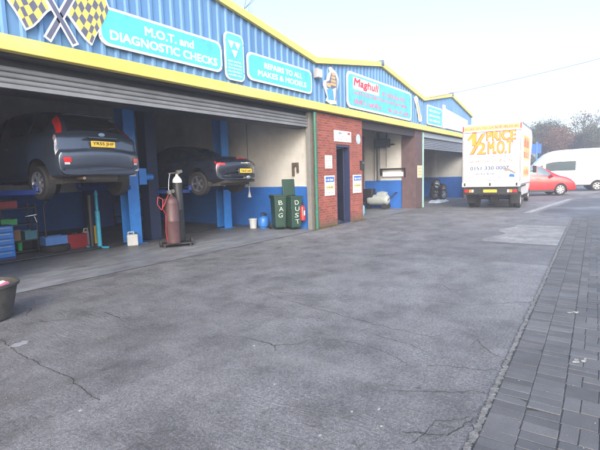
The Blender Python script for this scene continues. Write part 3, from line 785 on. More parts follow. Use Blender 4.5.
def carve(ob, cuts, matdark):
    """open round wheel arches (x, z, r, half-width) in the flanks and line them with dark wells"""
    me = ob.data; bm = bmesh.new(); bm.from_mesh(me)
    for (cx, cz, rr, w) in cuts:
        ymin = w*.72
        ins = {v for v in bm.verts if abs(v.co.y) > ymin and math.hypot(v.co.x-cx, v.co.z-cz) < rr}
        # refine around the arch first so that the rim is round
        fs = [f for f in bm.faces if len(f.verts) == 4 and any(abs(v.co.y) > ymin and math.hypot(v.co.x-cx, v.co.z-cz) < rr*1.25 for v in f.verts)]
        es = list({e for f in fs for e in f.edges})
        bmesh.ops.subdivide_edges(bm, edges=es, cuts=2, use_grid_fill=True)
        isin = lambda v: abs(v.co.y) > ymin and math.hypot(v.co.x-cx, v.co.z-cz) < rr
        kill = [f for f in bm.faces if all(isin(v) for v in f.verts)]
        bmesh.ops.delete(bm, geom=kill, context='FACES')
        for v in bm.verts:
            if isin(v):
                d = math.hypot(v.co.x-cx, v.co.z-cz)
                if d > rr*.45: v.co.x = cx+(v.co.x-cx)*rr/d; v.co.z = cz+(v.co.z-cz)*rr/d
    bmesh.ops.delete(bm, geom=[v for v in bm.verts if not v.link_faces], context='VERTS')
    bm.to_mesh(me); bm.free()
    me.polygons.foreach_set('use_smooth', [True]*len(me.polygons)); me.set_sharp_from_angle(angle=R(38))
    for (cx, cz, rr, w) in cuts:
        for sd in (1, -1):
            mb = MB(); n = 16; vs = []
            for k in range(n+1):
                a = R(-25+230*k/n); x, z = cx+rr*1.01*math.cos(a), cz+rr*1.01*math.sin(a)
                vs += [(x, sd*(w-.36), z), (x, sd*(w-.03), z)]
            vs.append((cx, sd*(w-.36), cz))
            mb.add(vs, [(2*k, 2*k+1, 2*k+3, 2*k+2) for k in range(n)] + [(2*k, 2*k+2, len(vs)-1) for k in range(n)])
            mb.build('wheel_arch', matdark, ob.parent)
MY = Matrix.Rotation(R(90), 4, 'X')
def wheel(par, x, y, z, r, w, side, spokes=5, rim=ALLOY, twin=0):
    wd = w/2; M = Matrix.Rotation(R(-90*side), 4, 'X')
    pr = [(r*.62, -wd), (r*.9, -wd), (r*.985, -wd*.75), (r, -wd*.3), (r, wd*.3), (r*.985, wd*.75), (r*.9, wd), (r*.66, wd*.95), (r*.62, wd*.5)]
    o = MB().lathe((0, 0, 0), pr, 32, M).build('wheel', RUBBER, par, smooth=30); o.location = (x, y, z)
    mb = MB(); R0 = r*.64
    mb.lathe((0, 0, 0), [(R0, -wd*.9), (R0, wd*.86), (R0*1.02, wd*.9), (R0*.94, wd*.9), (R0*.9, wd*.5), (R0*.9, -wd*.2), (R0*.3, -wd*.1)], 32, M)
    for k in range(spokes):
        a = 2*math.pi*k/spokes
        T = M @ Matrix.Rotation(a, 4, 'Z')
        mb.box(R0*.12, -R0*.13, wd*.45, R0*.93, R0*.13, wd*.72, 0, T)
    mb.lathe((0, 0, 0), [(R0*.26, wd*.3), (R0*.26, wd*.78), (R0*.16, wd*.85)], 20, M)
    mb.build('rim', rim, o, smooth=40)
    return o
def plate(par, x, z, text, w=.52, h=.112, face=-1, m=PLATEY):
    """number plate: face -1 = rear (looks to -X)"""
    ux, uy = ((0, -1, 0), Z3) if face < 0 else ((0, 1, 0), Z3)
    o = MB().prism(rrect(-w/2, -h/2, w/2, h/2, .01, 3), (x, 0, z), ux, uy, .01).build('number_plate', m, par)
    if text:
        mb = MB(); text_geo(mb, text, -w/2+.035, -h/2+.02, w/2-.035, h/2-.02, (x+face*.0102, 0, z), ux, uy, .002, bold=.02); mb.build('plate_lettering', BLACK, o)
    return o

# ---- slate blue hatchback on the lift
def hatchback(name, label, loc, rz, paint, reg, raised=False, group=None, glass=GLASS):
    t = thing(name, label, 'car', loc, rz, group)
    st = [(-2.10, .37, .40, .41, .78, .70), (-2.165, .34, .47, .49, .83, .74), (-2.185, .33, .60, .62, .86, .77), (-2.17, .32, .69, .70, .875, .79), (-2.095, .31, .725, .735, .885, .79),
          (-2.075, .30, .80, .81, .888, .79), (-2.05, .30, .93, .955, .89, .77), (-1.99, .29, .985, 1.03, .89, .72), (-1.82, .28, 1.0, 1.2, .893, .64), (-1.56, .27, 1.0, 1.375, .9, .58), (-1.2, .26, .99, 1.45, .91, .575),
          (-.6, .22, .965, 1.495, .92, .62), (.1, .22, .95, 1.47, .92, .615), (.5, .22, .94, 1.37, .92, .61), (1.1, .24, .93, 1.02, .915, .72), (1.6, .24, .86, .91, .9, .74), (1.95, .24, .74, .78, .86, .7),
          (2.1, .25, .62, .65, .8, .66), (2.16, .28, .5, .52, .74, .6), (2.13, .32, .38, .39, .66, .55)]
    Q = (lambda z: z if z < .3 else .3+(z-.3)*1.08) if raised else (lambda z: z)
    st = [(x, zb, Q(zs), Q(zt), w, wr) for x, zb, zs, zt, w, wr in st]
    sh = Shell(st, bow=.17)
    b = sh.mesh(5, 3).build('body', paint, t, smooth=50)
    carve(b, [(-1.33, .30, .345, .9), (1.31, .30, .345, .9)], UNDER)
    g = MB(); sh.across(g, 7.25, 9.0, 9.0); g.build('rear_window', glass, t, smooth=60)
    g = MB(); sh.across(g, 13.1, 13.95, 9.1); g.build('windscreen', glass, t, smooth=60)
    for sd in (1, -1):
        for (u0, u1, q0, q1) in ((9.1, 10.25, 6.35, 8.1), (10.4, 11.75, 6.3, 8.15), (11.9, 13.35, 6.3, 8.1)):
            g = MB()
            def tr(a, c, u0=u0, u1=u1, q0=q0, q1=q1):
                hi = q1 - (.9*(1-a)**2 if u0 < 9.5 else 0) - (1.0*a**3 if u1 > 13 else 0)
                return u0+(u1-u0)*a, q0+(hi-q0)*c
            sh.patch(g, 0, 0, 0, 0, sd, .006, 10, 5, trim=tr); g.build('side_window', glass, t, smooth=60)
        g = MB(); sh.patch(g, 0, 0, 0, 0, sd, .012, 12, 5, trim=lambda a, c: (7.0+1.9*a, 6.9+.5*a+(1.35-.35*a)*c)); o = g.build('tail_lamp', LAMPR, t, smooth=60)
        g = MB(); sh.patch(g, 5.2, 7.0, 5.3, 6.25, sd, .010, 6, 4); g.build('reversing_lamp', mat('lamp_grey_lens', (.25, .22, .26), .12, coat=.8), t, smooth=60)
        g = MB(); sh.patch(g, 1.35, 1.95, 6.3, 8.9, sd, .010, 4, 6); g.build('rear_reflector', LAMPR, t, smooth=60)
        g = MB(); sh.patch(g, 1.05, 1.33, 6.5, 8.7, sd, .010, 4, 6); g.build('fog_lens', LAMPC, t, smooth=60)
        g = MB(); sh.patch(g, 15.6, 17.2, 5.6, 8.6, sd, .010, 6, 6); g.build('headlight', LAMPC, t, smooth=60)
        m = MB(); m.lathe((0, 0, 0), [(.02, -.05), (.09, -.04), (.11, .0), (.09, .05), (.03, .06)], 14, Matrix.Scale(1.5, 4, (0, 1, 0)) @ Matrix.Rotation(R(90), 4, 'Y'))
        o = m.build('door_mirror', paint, t, smooth=50); o.location = (.72, sd*1.0, .98)
        m = MB(); m.tube((-.35, sd*.915, .86), (-.17, sd*.915, .86), .013); m.tube((.55, sd*.918, .84), (.73, sd*.918, .84), .013); m.build('door_handle', paint, t, smooth=50)
        m = MB()
        for uu in (10.32, 11.83, 13.6):
            for k in range(9):
                v0, v1 = 2.5+k*.42, 2.5+(k+1)*.42; a = sh.S(uu, v0, sd); c = sh.S(uu, v1, sd); m.tube(a, c, .004, .004, 5)
        m.build('door_seam', BLACK, t)
    m = MB(); m.cbox((-2.075, 0, .985), (.03, .78, .03)); m.build('tailgate_recess', BLACK, t, bevel=.01)
    m = MB(); m.cbox((-2.095, 0, 1.02), (.05, .62, .035)); m.build('tailgate_handle', paint, t, bevel=.012)
    m = MB(); m.lathe((-2.06, 0, 1.085), [(.001, 0), (.06, 0), (.07, .012), (.001, .014)], 24, Matrix.Scale(.5, 4, (0, 0, 1)) @ Matrix.Rotation(R(-90), 4, 'Y')); m.build('badge', mat('badge_oval', (.25, .3, .4), .3, .6), t, smooth=40)
    m = MB(); m.cbox((-1.64, 0, Q(1.385)), (.22, 1.04, .035), M=Matrix.Rotation(R(6), 4, 'Y')); m.build('spoiler', paint, t, bevel=.014)
    m = MB(); m.tube((-2.0, -.02, 1.14), (-1.9, -.42, 1.25), .009); m.tube((-1.9, -.42, 1.25), (-1.93, .1, 1.2), .007); m.build('rear_wiper', BLACK, t)
    plate(t, -2.10, .90, reg)
    m = MB(); m.cbox((.1, 0, .22), (3.6, 1.2, .1)); m.tube((-1.9, -.35, .26), (-1.9, .35, .26), .1, n=14); m.build('floor_pan', UNDER, t)
    m = MB(); m.path([(-2.1, .45, .25), (-1.8, .4, .25), (-1.5, .1, .2), (1.2, .1, .18)], .03, 10); m.tube((-1.33, -.7, .26), (-1.33, .7, .26), .04); m.cbox((-1.3, 0, .24), (.35, .9, .07)); m.tube((-1.2, .45, .2), (-1.35, .66, .26), .03); m.tube((-1.2, -.45, .2), (-1.35, -.66, .26), .03)
    m.build('exhaust', RUST, t, smooth=50)
    dz = -.13 if raised else 0
    for x in (-1.33, 1.31):
        for sd in (1, -1): wheel(t, x, sd*.82, .315+dz, .325, .2, sd, 7)
    return t
hatchback('hatchback_car', 'slate blue hatchback raised on the lift in the nearest bay, tail to the yard', (4.56, 10.25, 1.44), R(95), FORD, 'YR55 JHF', True)

def roadster():
    t = thing('sports_car', 'low dark blue convertible sports car raised on the second lift, tail outwards', 'car', (8.48, 10.28, 1.25), R(97))
    st = [(-2.05, .40, .44, .45, .66, .58), (-2.13, .37, .50, .52, .76, .68), (-2.165, .35, .60, .62, .82, .74), (-2.16, .33, .69, .72, .86, .76), (-2.10, .32, .76, .80, .875, .74), (-1.95, .30, .81, .87, .885, .7),
          (-1.65, .28, .84, .915, .893, .66), (-1.25, .26, .85, .94, .893, .6), (-.98, .22, .86, 1.0, .89, .56), (-.62, .2, .86, 1.18, .88, .52), (-.1, .2, .85, 1.26, .88, .52), (.35, .2, .84, 1.22, .88, .52),
          (.85, .22, .83, .94, .88, .64), (1.25, .24, .79, .86, .885, .66), (1.65, .26, .71, .77, .87, .64), (1.95, .28, .6, .64, .82, .6), (2.1, .3, .48, .51, .72, .55), (2.14, .33, .4, .41, .62, .5)]
    sh = Shell(st, bow=.3, crown=.045)
    b = sh.mesh(5, 3).build('body', PORS, t, smooth=50); carve(b, [(-1.22, .31, .345, .88), (1.19, .31, .345, .88)], UNDER)
    g = MB(); sh.across(g, 8.15, 11.4, 8.3, .012, 14, 16); g.build('soft_top', SOFTT, t, smooth=60)
    g = MB(); sh.across(g, 8.3, 9.0, 9.8, .02); g.build('rear_window', GLASS, t, smooth=60)
    g = MB(); sh.across(g, 11.45, 12.1, 8.9, .012); g.build('windscreen', GLASS, t, smooth=60)
    for sd in (1, -1):
        g = MB(); sh.patch(g, 0, 0, 0, 0, sd, .01, 10, 5, trim=lambda a, c: (9.2+2.6*a, 6.4+(1.7-1.0*a**3)*c)); g.build('side_window', GLASS, t, smooth=60)
        g = MB(); sh.patch(g, 0, 0, 0, 0, sd, .012, 8, 14, trim=lambda a, c: (2.85+1.05*a*(1-.45*c), 6.0+3.0*c)); sh.patch(g, 0, 0, 0, 0, sd, .012, 10, 5, trim=lambda a, c: (2.85+1.9*a, 5.2+.5*a+(.8-.5*a)*c)); g.build('tail_lamp', LAMPR, t, smooth=60)
        g = MB(); sh.patch(g, 14.2, 15.6, 6.2, 8.8, sd, .010, 6, 6); g.build('headlight', LAMPC, t, smooth=60)
        m = MB(); m.lathe((0, 0, 0), [(.02, -.05), (.08, -.04), (.1, .0), (.08, .05), (.03, .06)], 14, Matrix.Scale(1.5, 4, (0, 1, 0)) @ Matrix.Rotation(R(90), 4, 'Y'))
        o = m.build('door_mirror', PORS, t, smooth=50); o.location = (.62, sd*.98, .9)
    m = MB(); m.cbox((-2.02, 0, .895), (.05, .34, .025)); m.build('brake_lamp', LAMPR, t, bevel=.008)
    m = MB(); marks(m, -.2, .745, .2, .785, (-2.172, 0, 0), (0, -1, 0), Z3, .008, seed=2); m.build('badge_lettering', CHROME, t)
    m = MB(); m.lathe((-2.16, 0, .37), [(.035, 0), (.055, .0), (.055, .1), (.045, .11)], 18, Matrix.Scale(1.6, 4, (0, 1, 0)) @ Matrix.Rotation(R(-90), 4, 'Y')); m.build('exhaust', CHROME, t, smooth=40)
    m = MB(); m.cbox((-2.17, 0, .545), (.02, .62, .15)); m.build('plate_recess', PORS, t, bevel=.008)
    pl_ = plate(t, -2.182, .55, None); mb = MB(); marks(mb, -.22, .52, .22, .58, (-2.1925, 0, 0), (0, -1, 0), Z3, .002, seed=5); mb.build('plate_lettering', BLACK, pl_)
    m = MB(); m.cbox((0, 0, .22), (3.6, 1.3, .1)); m.cbox((-1.6, 0, .3), (.8, 1.3, .12)); m.build('floor_pan', UNDER, t)
    for x in (-1.22, 1.19):
        for sd in (1, -1): wheel(t, x, sd*.77, .24, .32, .23, sd, 5, mat('dark_alloy', (.3, .3, .32), .3, .8))
    return t
roadster()

# ---- two post lifts
def lift(label, xl, xr, y, reach, zarm, ml=None):
    t = thing('two_post_lift', label, 'car lift', ((xl+xr)/2, y, 0), 0, 'two post car lifts'); cx = (xl+xr)/2
    for k, (x, s) in enumerate(((xl-cx, 1), (xr-cx, -1))):
        mb = MB()
        # C section column
        mb.box(x-.16 if s > 0 else x-.02+.14, -.16, .02, x-.14 if s > 0 else x+.16, .16, 3.55)
        mb.box(x-.16, -.18, .02, x+.16, -.16, 3.55); mb.box(x-.16, .16, .02, x+.16, .18, 3.55)
        mb.box(x-.26, -.24, 0, x+.26, .24, .02)
        mb.box(x-.18, -.2, 3.55, x+.18, .2, 3.6)
        mb.build('lift_post', (ml if k == 0 and ml else LIFTB), t, bevel=.004)
        c = MB(); c.box(x-.11, -.13, zarm-.1, x+.11, .13, zarm+.85); c.build('carriage', LIFTD, t, bevel=.006)
        a = MB()
        for yy in (-1, 1):
            p0 = Vector((x+s*.1, yy*.12, zarm)); p1 = Vector((s*-.55 if False else x+s*reach, yy*1.05, zarm))
            d = p1-p0; a.cbox((p0+p1)/2, (d.length, .11, .09), math.atan2(d.y, d.x)); a.lathe((p1.x, p1.y, zarm+.02), [(.06, 0), (.06, .09), (.07, .1), (.07, .13)], 14)
        a.build('lift_arm', LIFTD, t, bevel=.006)
    mb = MB(); mb.cbox((xr-cx+.29, -.1, 1.72), (.22, .2, .42)); mb.tube((xr-cx+.4, -.1, 1.7), (xr-cx+.62, -.1, 1.7), .085, n=16)
    mb.build('power_unit', LIFTB, t, bevel=.01)
    mb = MB(); mb.cbox((xr-cx+.02, -.183, 1.86), (.16, .006, .26)); mb.build('warning_label', mat('label_cream', (.65, .6, .55), .5), t)
    mb = MB(); mb.cbox((xr-cx+.02, -.1875, 1.84), (.13, .004, .09)); mb.build('warning_mark', RED, t)
    mb = MB(); mb.path([(xl-cx, 0, .035), (xr-cx, 0, .035)], .03); mb.build('floor_hose', DSTEEL, t)
    return t
lift('bright blue two post lift holding up the slate blue hatchback', 3.05, 6.42, 10.0, .75, 1.45)
lift('blue two post lift holding up the low dark sports car', 7.2, 9.93, 10.25, .5, 1.3, mat('lift_shaded_blue', (.008, .018, .06), .6, var=.5))  # left post's blue darkened: the shade it stands in is painted

# ---- box truck
def truck():
    t = thing('box_truck', 'white box truck with orange half price M.O.T lettering on its rear doors', 'truck', (19.2, 4.15, 0), R(3.5))
    W = 1.11; Z0, Z1 = 1.0, 3.5
    MB().box(.02, -W, Z0, 4.3, W, Z1).build('box_body', TRKW, t, bevel=.02)
    mb = MB()
    for y in (-W-.012, W-.03): mb.box(-.01, y, Z0-.02, .05, y+.045, Z1+.015)
    mb.box(-.01, -W, Z1-.06, .05, W, Z1+.02)
    for y in (-W-.012, W-.02):
        mb.box(.0, y, Z1-.05, 4.3, y+.032, Z1+.016); mb.box(0, y, Z0-.03, 4.3, y+.032, Z0+.05)
    mb.build('corner_trim', STEEL, t, bevel=.006)
    # luton head over cab
    mb = MB(); mb.prism([(4.3, 2.35), (5.0, 2.45), (5.35, 2.9), (5.3, 3.25), (4.9, 3.5), (4.3, 3.5)], (0, 1.08, 0), X3, Z3, 2.16); mb.build('cab_head', TRKW, t, bevel=.03)
    door = MB().box(-.02, -W+.05, Z0+.14, .018, W-.05, Z1-.36).build('rear_door', TRKW, t, bevel=.006)
    UX, UY = (0, -1, 0), Z3
    hb = MB().box(-.05, -W+.02, Z1-.30, .0, W-.02, Z1+.02).build('header_board', SIGNW, t, bevel=.006)
    mb = MB(); mb.prism([(-W+.06, Z1-.24), (W-.06, Z1-.24), (W-.06, Z1-.06), (-W+.06, Z1-.06)], (-.052, 0, 0), UX, UY, .003); mb.build('orange_strip', mat('strip_orange', (.85, .42, .12), .4), t)
    mb = MB(); marks(mb, -W+.1, Z1-.2, W-.1, Z1-.1, (-.0555, 0, 0), UX, UY, seed=101); mb.build('header_lettering', PINK, t)
    mb = MB(); mb.box(-.06, -W+.0, Z1-.26, -.052, -W+.05, Z1-.04); mb.box(-.06, W-.05, Z1-.26, -.052, W, Z1-.04); mb.build('marker_lamp', LAMPR, t)
    O = (-.021, 0, 0)
    def two(s, x0, z0, x1, z1, b=.034):
        mb = MB(); text_geo(mb, s, x0-.012, z0-.012, x1+.012, z1+.012, O, UX, UY, .003, bold=b); mb.build('letter_outline', RED, t)
        mb = MB(); text_geo(mb, s, x0, z0, x1, z1, (-.0245, 0, 0), UX, UY, .003, bold=b*.45); mb.build('orange_lettering', ORANGE, t)
    one = [(-.92, 2.92), (-.72, 3.16), (-.58, 3.16), (-.58, 2.66), (-.74, 2.66), (-.74, 2.96), (-.87, 2.85)]
    mb = MB(); mb.prism([((a+.75)*1.09-.75, (b-2.9)*1.09+2.9) for a, b in one], O, UX, UY, .003); mb.build('letter_outline', RED, t)
    mb = MB(); mb.prism(one, (-.0245, 0, 0), UX, UY, .003); mb.build('orange_lettering', ORANGE, t)
    two('2', -.52, 2.3, -.22, 2.74)
    mb = MB(); mb.prism([(-.84, 2.28), (-.68, 2.28), (-.2, 3.14), (-.36, 3.14)], O, UX, UY, .003); mb.build('letter_outline', RED, t)
    mb = MB(); mb.prism([(-.81, 2.3), (-.71, 2.3), (-.23, 3.12), (-.33, 3.12)], (-.0245, 0, 0), UX, UY, .003); mb.build('orange_slash', ORANGE, t)
    two('PRICE', -.16, 2.83, .88, 3.18, .055); two('M.O.T', -.1, 2.3, .78, 2.76, .055)
    mb = MB(); marks(mb, -.66, 2.14, .74, 2.21, O, UX, UY, .003, seed=7); mb.build('blue_lettering', NAVYL, t)
    mb = MB(); marks(mb, -.86, 1.95, .82, 2.06, O, UX, UY, .003, seed=8); mb.build('brown_lettering', mat('letter_brown', (.25, .09, .03), .4), t)
    mb = MB(); text_geo(mb, '0151 330 0007', -.79, 1.64, .68, 1.78, O, UX, UY, .003, bold=.02); mb.build('phone_number', NAVY, t)
    mb = MB(); marks(mb, -.6, 1.44, .2, 1.53, O, UX, UY, .003, seed=9); mb.build('lettering', NAVY, t)
    mb = MB(); marks(mb, -.88, 1.31, .5, 1.35, O, UX, UY, .003, seed=10); mb.build('lettering', NAVYL, t)
    mb = MB(); mb.prism([(.56, 1.66), (.62, 1.7), (.95, 1.5), (.9, 1.44)], O, UX, UY, .004); mb.prism([(.5, 1.58), (.56, 1.72), (.7, 1.66), (.66, 1.56)], O, UX, UY, .005); mb.build('spanner_mark', mat('mark_grey', (.25, .22, .2), .4), t)
    mb = MB(); mb.prism([(.68, 1.34), (.9, 1.32), (.88, 1.44), (.72, 1.46)], O, UX, UY, .0045); mb.build('blue_mark', PAPERB, t)
    mb = MB()
    mb.box(-.026, -W+.1, Z0+.2, -.0205, W-.1, Z0+.225)
    mb.build('door_seam', STEEL, t)
    # tail board, beam, chassis
    MB().box(-.1, -W, Z0-.06, .1, W, Z0+.12).build('tail_beam', mat('beam_white', (.6, .63, .66), .45), t, bevel=.012)
    mb = MB()
    for y in (-W+.12, 0, W-.12): mb.box(-.13, y-.03, Z0-.02, -.1, y+.03, Z0+.1)
    mb.build('hinge', DSTEEL, t)
    MB().box(-.06, -1.03, .62, .04, 1.03, .9).build('rear_bumper', BLACK, t, bevel=.01)
    mb = MB(); mb.box(.1, -.45, .55, 5.2, -.3, .85); mb.box(.1, .3, .55, 5.2, .45, .85); mb.box(.0, -.95, .86, 4.2, .95, .94); mb.tube((1.15, -.8, .42), (1.15, .8, .42), .07); mb.cbox((1.15, 0, .42), (.35, .3, .3)); mb.cbox((2.3, .62, .6), (.9, .3, .35)); mb.build('chassis', UNDER, t)
    for sd in (1, -1):
        for (y, m, w) in ((.93, LAMPR, .14), (.78, LAMPA, .1), (.68, LAMPC, .08)):
            mb = MB(); mb.cbox((-.07, sd*y, .77), (.03, w, .12)); mb.build('tail_lamp', m, t, bevel=.006)
        mb = MB(); mb.cbox((.62, sd*.86, .42), (.02, .34, .4)); mb.build('mud_flap', RUBBER, t)
        wheel(t, 1.15, sd*.93, .35, .35, .2, sd, 6, mat('steel_wheel', (.35, .35, .36), .5, .4)); wheel(t, 1.15, sd*.70, .35, .35, .19, sd, 6)
    plate(t, -.062, .77, None, .52, .115)
    # cab (transit type) in front
    st = [(4.32, .45, 1.0, 2.2, .9, .72), (4.5, .42, 1.2, 2.32, .96, .8), (5.1, .4, 1.22, 2.36, .98, .8), (5.5, .4, 1.2, 2.25, .98, .78), (6.0, .4, 1.15, 1.45, .96, .8), (6.35, .4, 1.0, 1.1, .92, .8), (6.5, .42, .8, .85, .86, .75), (6.52, .46, .55, .56, .8, .7)]
    sh = Shell(st, bow=.16); c = sh.mesh(5, 3).build('cab', VANW, t, smooth=50); carve(c, [(5.72, .36, .4, .98)], UNDER)
    g = MB(); sh.across(g, 3.1, 3.95, 9.0); g.build('windscreen', GLASS, t, smooth=60)
    for sd in (1, -1):
        g = MB(); sh.patch(g, 1.2, 3.3, 6.3, 8.2, sd); g.build('side_window', GLASS, t, smooth=60)
        mb = MB(); mb.cbox((5.62, sd*1.2, 1.62), (.08, .16, .34)); mb.tube((5.6, sd*.95, 1.5), (5.62, sd*1.16, 1.55), .02); mb.build('wing_mirror', BLACK, t, bevel=.02)
        wheel(t, 5.72, sd*.84, .35, .35, .2, sd, 6)
    # side graphics (right side, faces -Y)
    mb = MB(); mb.prism([(.9, 2.0), (3.6, 2.0), (3.6, 3.05), (.9, 3.05)], (0, -W-.0005, 0), X3, Z3, .004); mb.prism([(1.0, 1.3), (3.4, 1.3), (3.4, 1.75), (1.0, 1.75)], (0, -W-.0005, 0), X3, Z3, .004)
    mb.build('side_graphic', mat('side_orange', (.85, .5, .16), .4, var=.3, scale=5), t)
    mb = MB(); marks(mb, 1.0, 2.55, 3.5, 2.95, (0, -W-.005, 0), X3, Z3, seed=12); marks(mb, 1.0, 2.1, 3.5, 2.45, (0, -W-.005, 0), X3, Z3, seed=13); marks(mb, 1.1, 1.4, 3.3, 1.65, (0, -W-.005, 0), X3, Z3, seed=14)
    mb.build('side_lettering', RED, t)
    MB().box(1.8, -1.0, .5, 4.1, -.97, .85).build('side_guard', mat('guard_grey', (.5, .52, .55), .45), t, bevel=.01)
truck()

# ---- red compact and white minibus
def compact():
    t = thing('compact_car', 'small red hatchback parked in front of the white minibus', 'car', (30.4, 4.1, 0), R(-64))
    t.scale = (1.06, 1.12, 1.2)
    st = [(-1.88, .34, .4, .41, .7, .62), (-1.93, .32, .55, .57, .78, .7), (-1.93, .3, .75, .77, .82, .74), (-1.88, .28, .95, 1.0, .83, .7), (-1.7, .27, 1.02, 1.3, .84, .62), (-1.5, .26, 1.03, 1.47, .845, .58), (-1.1, .25, 1.02, 1.52, .85, .58), (-.4, .22, 1.0, 1.53, .85, .58), (.1, .22, .98, 1.48, .85, .58),
          (.5, .22, .96, 1.33, .85, .58), (1.1, .24, .94, 1.03, .84, .66), (1.5, .24, .86, .92, .83, .66), (1.9, .25, .74, .78, .8, .62), (2.1, .27, .58, .61, .73, .58), (2.16, .3, .42, .43, .66, .52)]
    sh = Shell(st, bow=.2); b = sh.mesh(5, 3).build('body', REDP, t, smooth=50); carve(b, [(-1.2, .29, .33, .84), (1.18, .29, .33, .84)], UNDER)
    g = MB(); sh.across(g, 9.05, 9.95, 9.0); g.build('windscreen', GLASSB, t, smooth=60)
    g = MB(); sh.across(g, 4.1, 4.95, 9.0); g.build('rear_window', GLASS, t, smooth=60)
    for sd in (1, -1):
        for (u0, u1) in ((5.1, 6.4), (6.5, 7.6), (7.7, 9.5)):
            g = MB(); sh.patch(g, 0, 0, 0, 0, sd, trim=lambda a, c, u0=u0, u1=u1: (u0+(u1-u0)*a, 6.3+(1.85-(1.5*a**2 if u1 > 9 else 0))*c)); g.build('side_window', GLASSB, t, smooth=60)
        g = MB(); sh.patch(g, 11.7, 12.6, 5.4, 7.4, sd, .02); g.build('headlight', LAMPC, t, smooth=60)
        g = MB(); sh.patch(g, 2.4, 3.6, 5.2, 7.2, sd, .01); g.build('tail_lamp', LAMPR, t, smooth=60)
        m = MB(); m.lathe((0, 0, 0), [(.02, -.05), (.09, -.04), (.11, 0), (.09, .05), (.03, .06)], 12, Matrix.Scale(1.5, 4, (0, 1, 0)) @ Matrix.Rotation(R(90), 4, 'Y')); o = m.build('door_mirror', REDP, t, smooth=50); o.location = (.62, sd*.95, 1.0)
        m = MB(); m.box(-.84, sd*.835-.02, .2, .84, sd*.835+.02, .3); m.build('sill', BLACK, t, bevel=.01)
        m = MB(); m.tube((-.1, sd*.855, .86), (.1, sd*.855, .86), .014); m.build('door_handle', REDP, t)
    m = MB(); m.cbox((2.13, 0, .36), (.06, .9, .14)); m.cbox((2.07, 0, .62), (.05, .6, .07)); m.build('grille', BLACK, t, bevel=.01)
    plate(t, 2.17, .45, None, face=1, m=PAPER)
    for x in (-1.2, 1.18):
        for sd in (1, -1): wheel(t, x, sd*.71, .305, .305, .19, sd, 8)
compact()
GLASSV = mat('van_dark_glass', (.04, .07, .08), .15, spec=.4)
def minibus():
    t = thing('minibus', 'long high roofed white minibus with tinted side windows', 'van', (37.4, 1.2, 0), R(105))
    # local x: nose forward, rear axle at 0
    st = [(-1.55, .5, .6, .62, .92, .86), (-1.6, .48, .9, .95, .95, .9), (-1.6, .47, 1.2, 1.8, .96, .84), (-1.58, .46, 1.25, 2.6, .97, .9), (-1.45, .45, 1.25, 2.86, .98, .92), (0, .42, 1.25, 2.94, 1.0, .93), (1.6, .42, 1.25, 2.9, 1.0, .93), (2.6, .42, 1.25, 2.84, 1.0, .93), (3.2, .42, 1.25, 2.6, 1.0, .9),
          (3.75, .42, 1.22, 2.1, .99, .86), (4.3, .42, 1.15, 1.38, .97, .84), (4.55, .42, 1.0, 1.08, .93, .8), (4.72, .44, .8, .84, .87, .76), (4.76, .48, .55, .56, .8, .7)]
    sh = Shell(st, bow=.15, pillar=.5); b = sh.mesh(5, 3).build('body', VANW, t, smooth=50); carve(b, [(0, .36, .4, .99), (3.75, .36, .4, .99)], UNDER)
    def quad(u0, u1, v0, v1, name, m):
        for sd in (1, -1): g = MB(); sh.patch(g, u0, u1, v0, v1, sd, .008); g.build(name, m, t, smooth=60)
    quad(8.25, 9.6, 6.2, 7.05, 'cab_window', GLASSV); quad(5.8, 7.95, 6.3, 7.05, 'side_window', GLASSV); quad(4.3, 4.9, 6.3, 7.05, 'side_window', GLASSB)
    for sd in (1, -1):
        m = MB(); m.box(-1.4, sd*1.0-.012, .98, 4.3, sd*1.0+.012, 1.03); m.build('side_rail', mat('stripe_grey', (.45, .42, .38), .5), t)
        m = MB(); m.cbox((3.75, sd*1.15, 1.5), (.08, .2, .34)); m.build('wing_mirror', BLACK, t, bevel=.02)
        for x in (0, 3.75): wheel(t, x, sd*.88, .35, .35, .22, sd, 6)
        g = MB(); sh.patch(g, 10.3, 11.3, 5.5, 7.5, sd, .01); g.build('headlight', LAMPC, t, smooth=60)
        m = MB(); m.box(1.5, sd*1.004-.004, .5, 1.52, sd*1.004+.004, 1.15); m.box(2.8, sd*1.004-.004, .5, 2.82, sd*1.004+.004, 1.15); m.build('door_seam', DSTEEL, t)
    g = MB(); sh.across(g, 8.15, 9.9, 9.0); g.build('windscreen', GLASSB, t, smooth=60)
    m = MB(); m.box(.5, -.9, .38, 4.2, .9, .48); m.build('chassis', UNDER, t)
minibus()

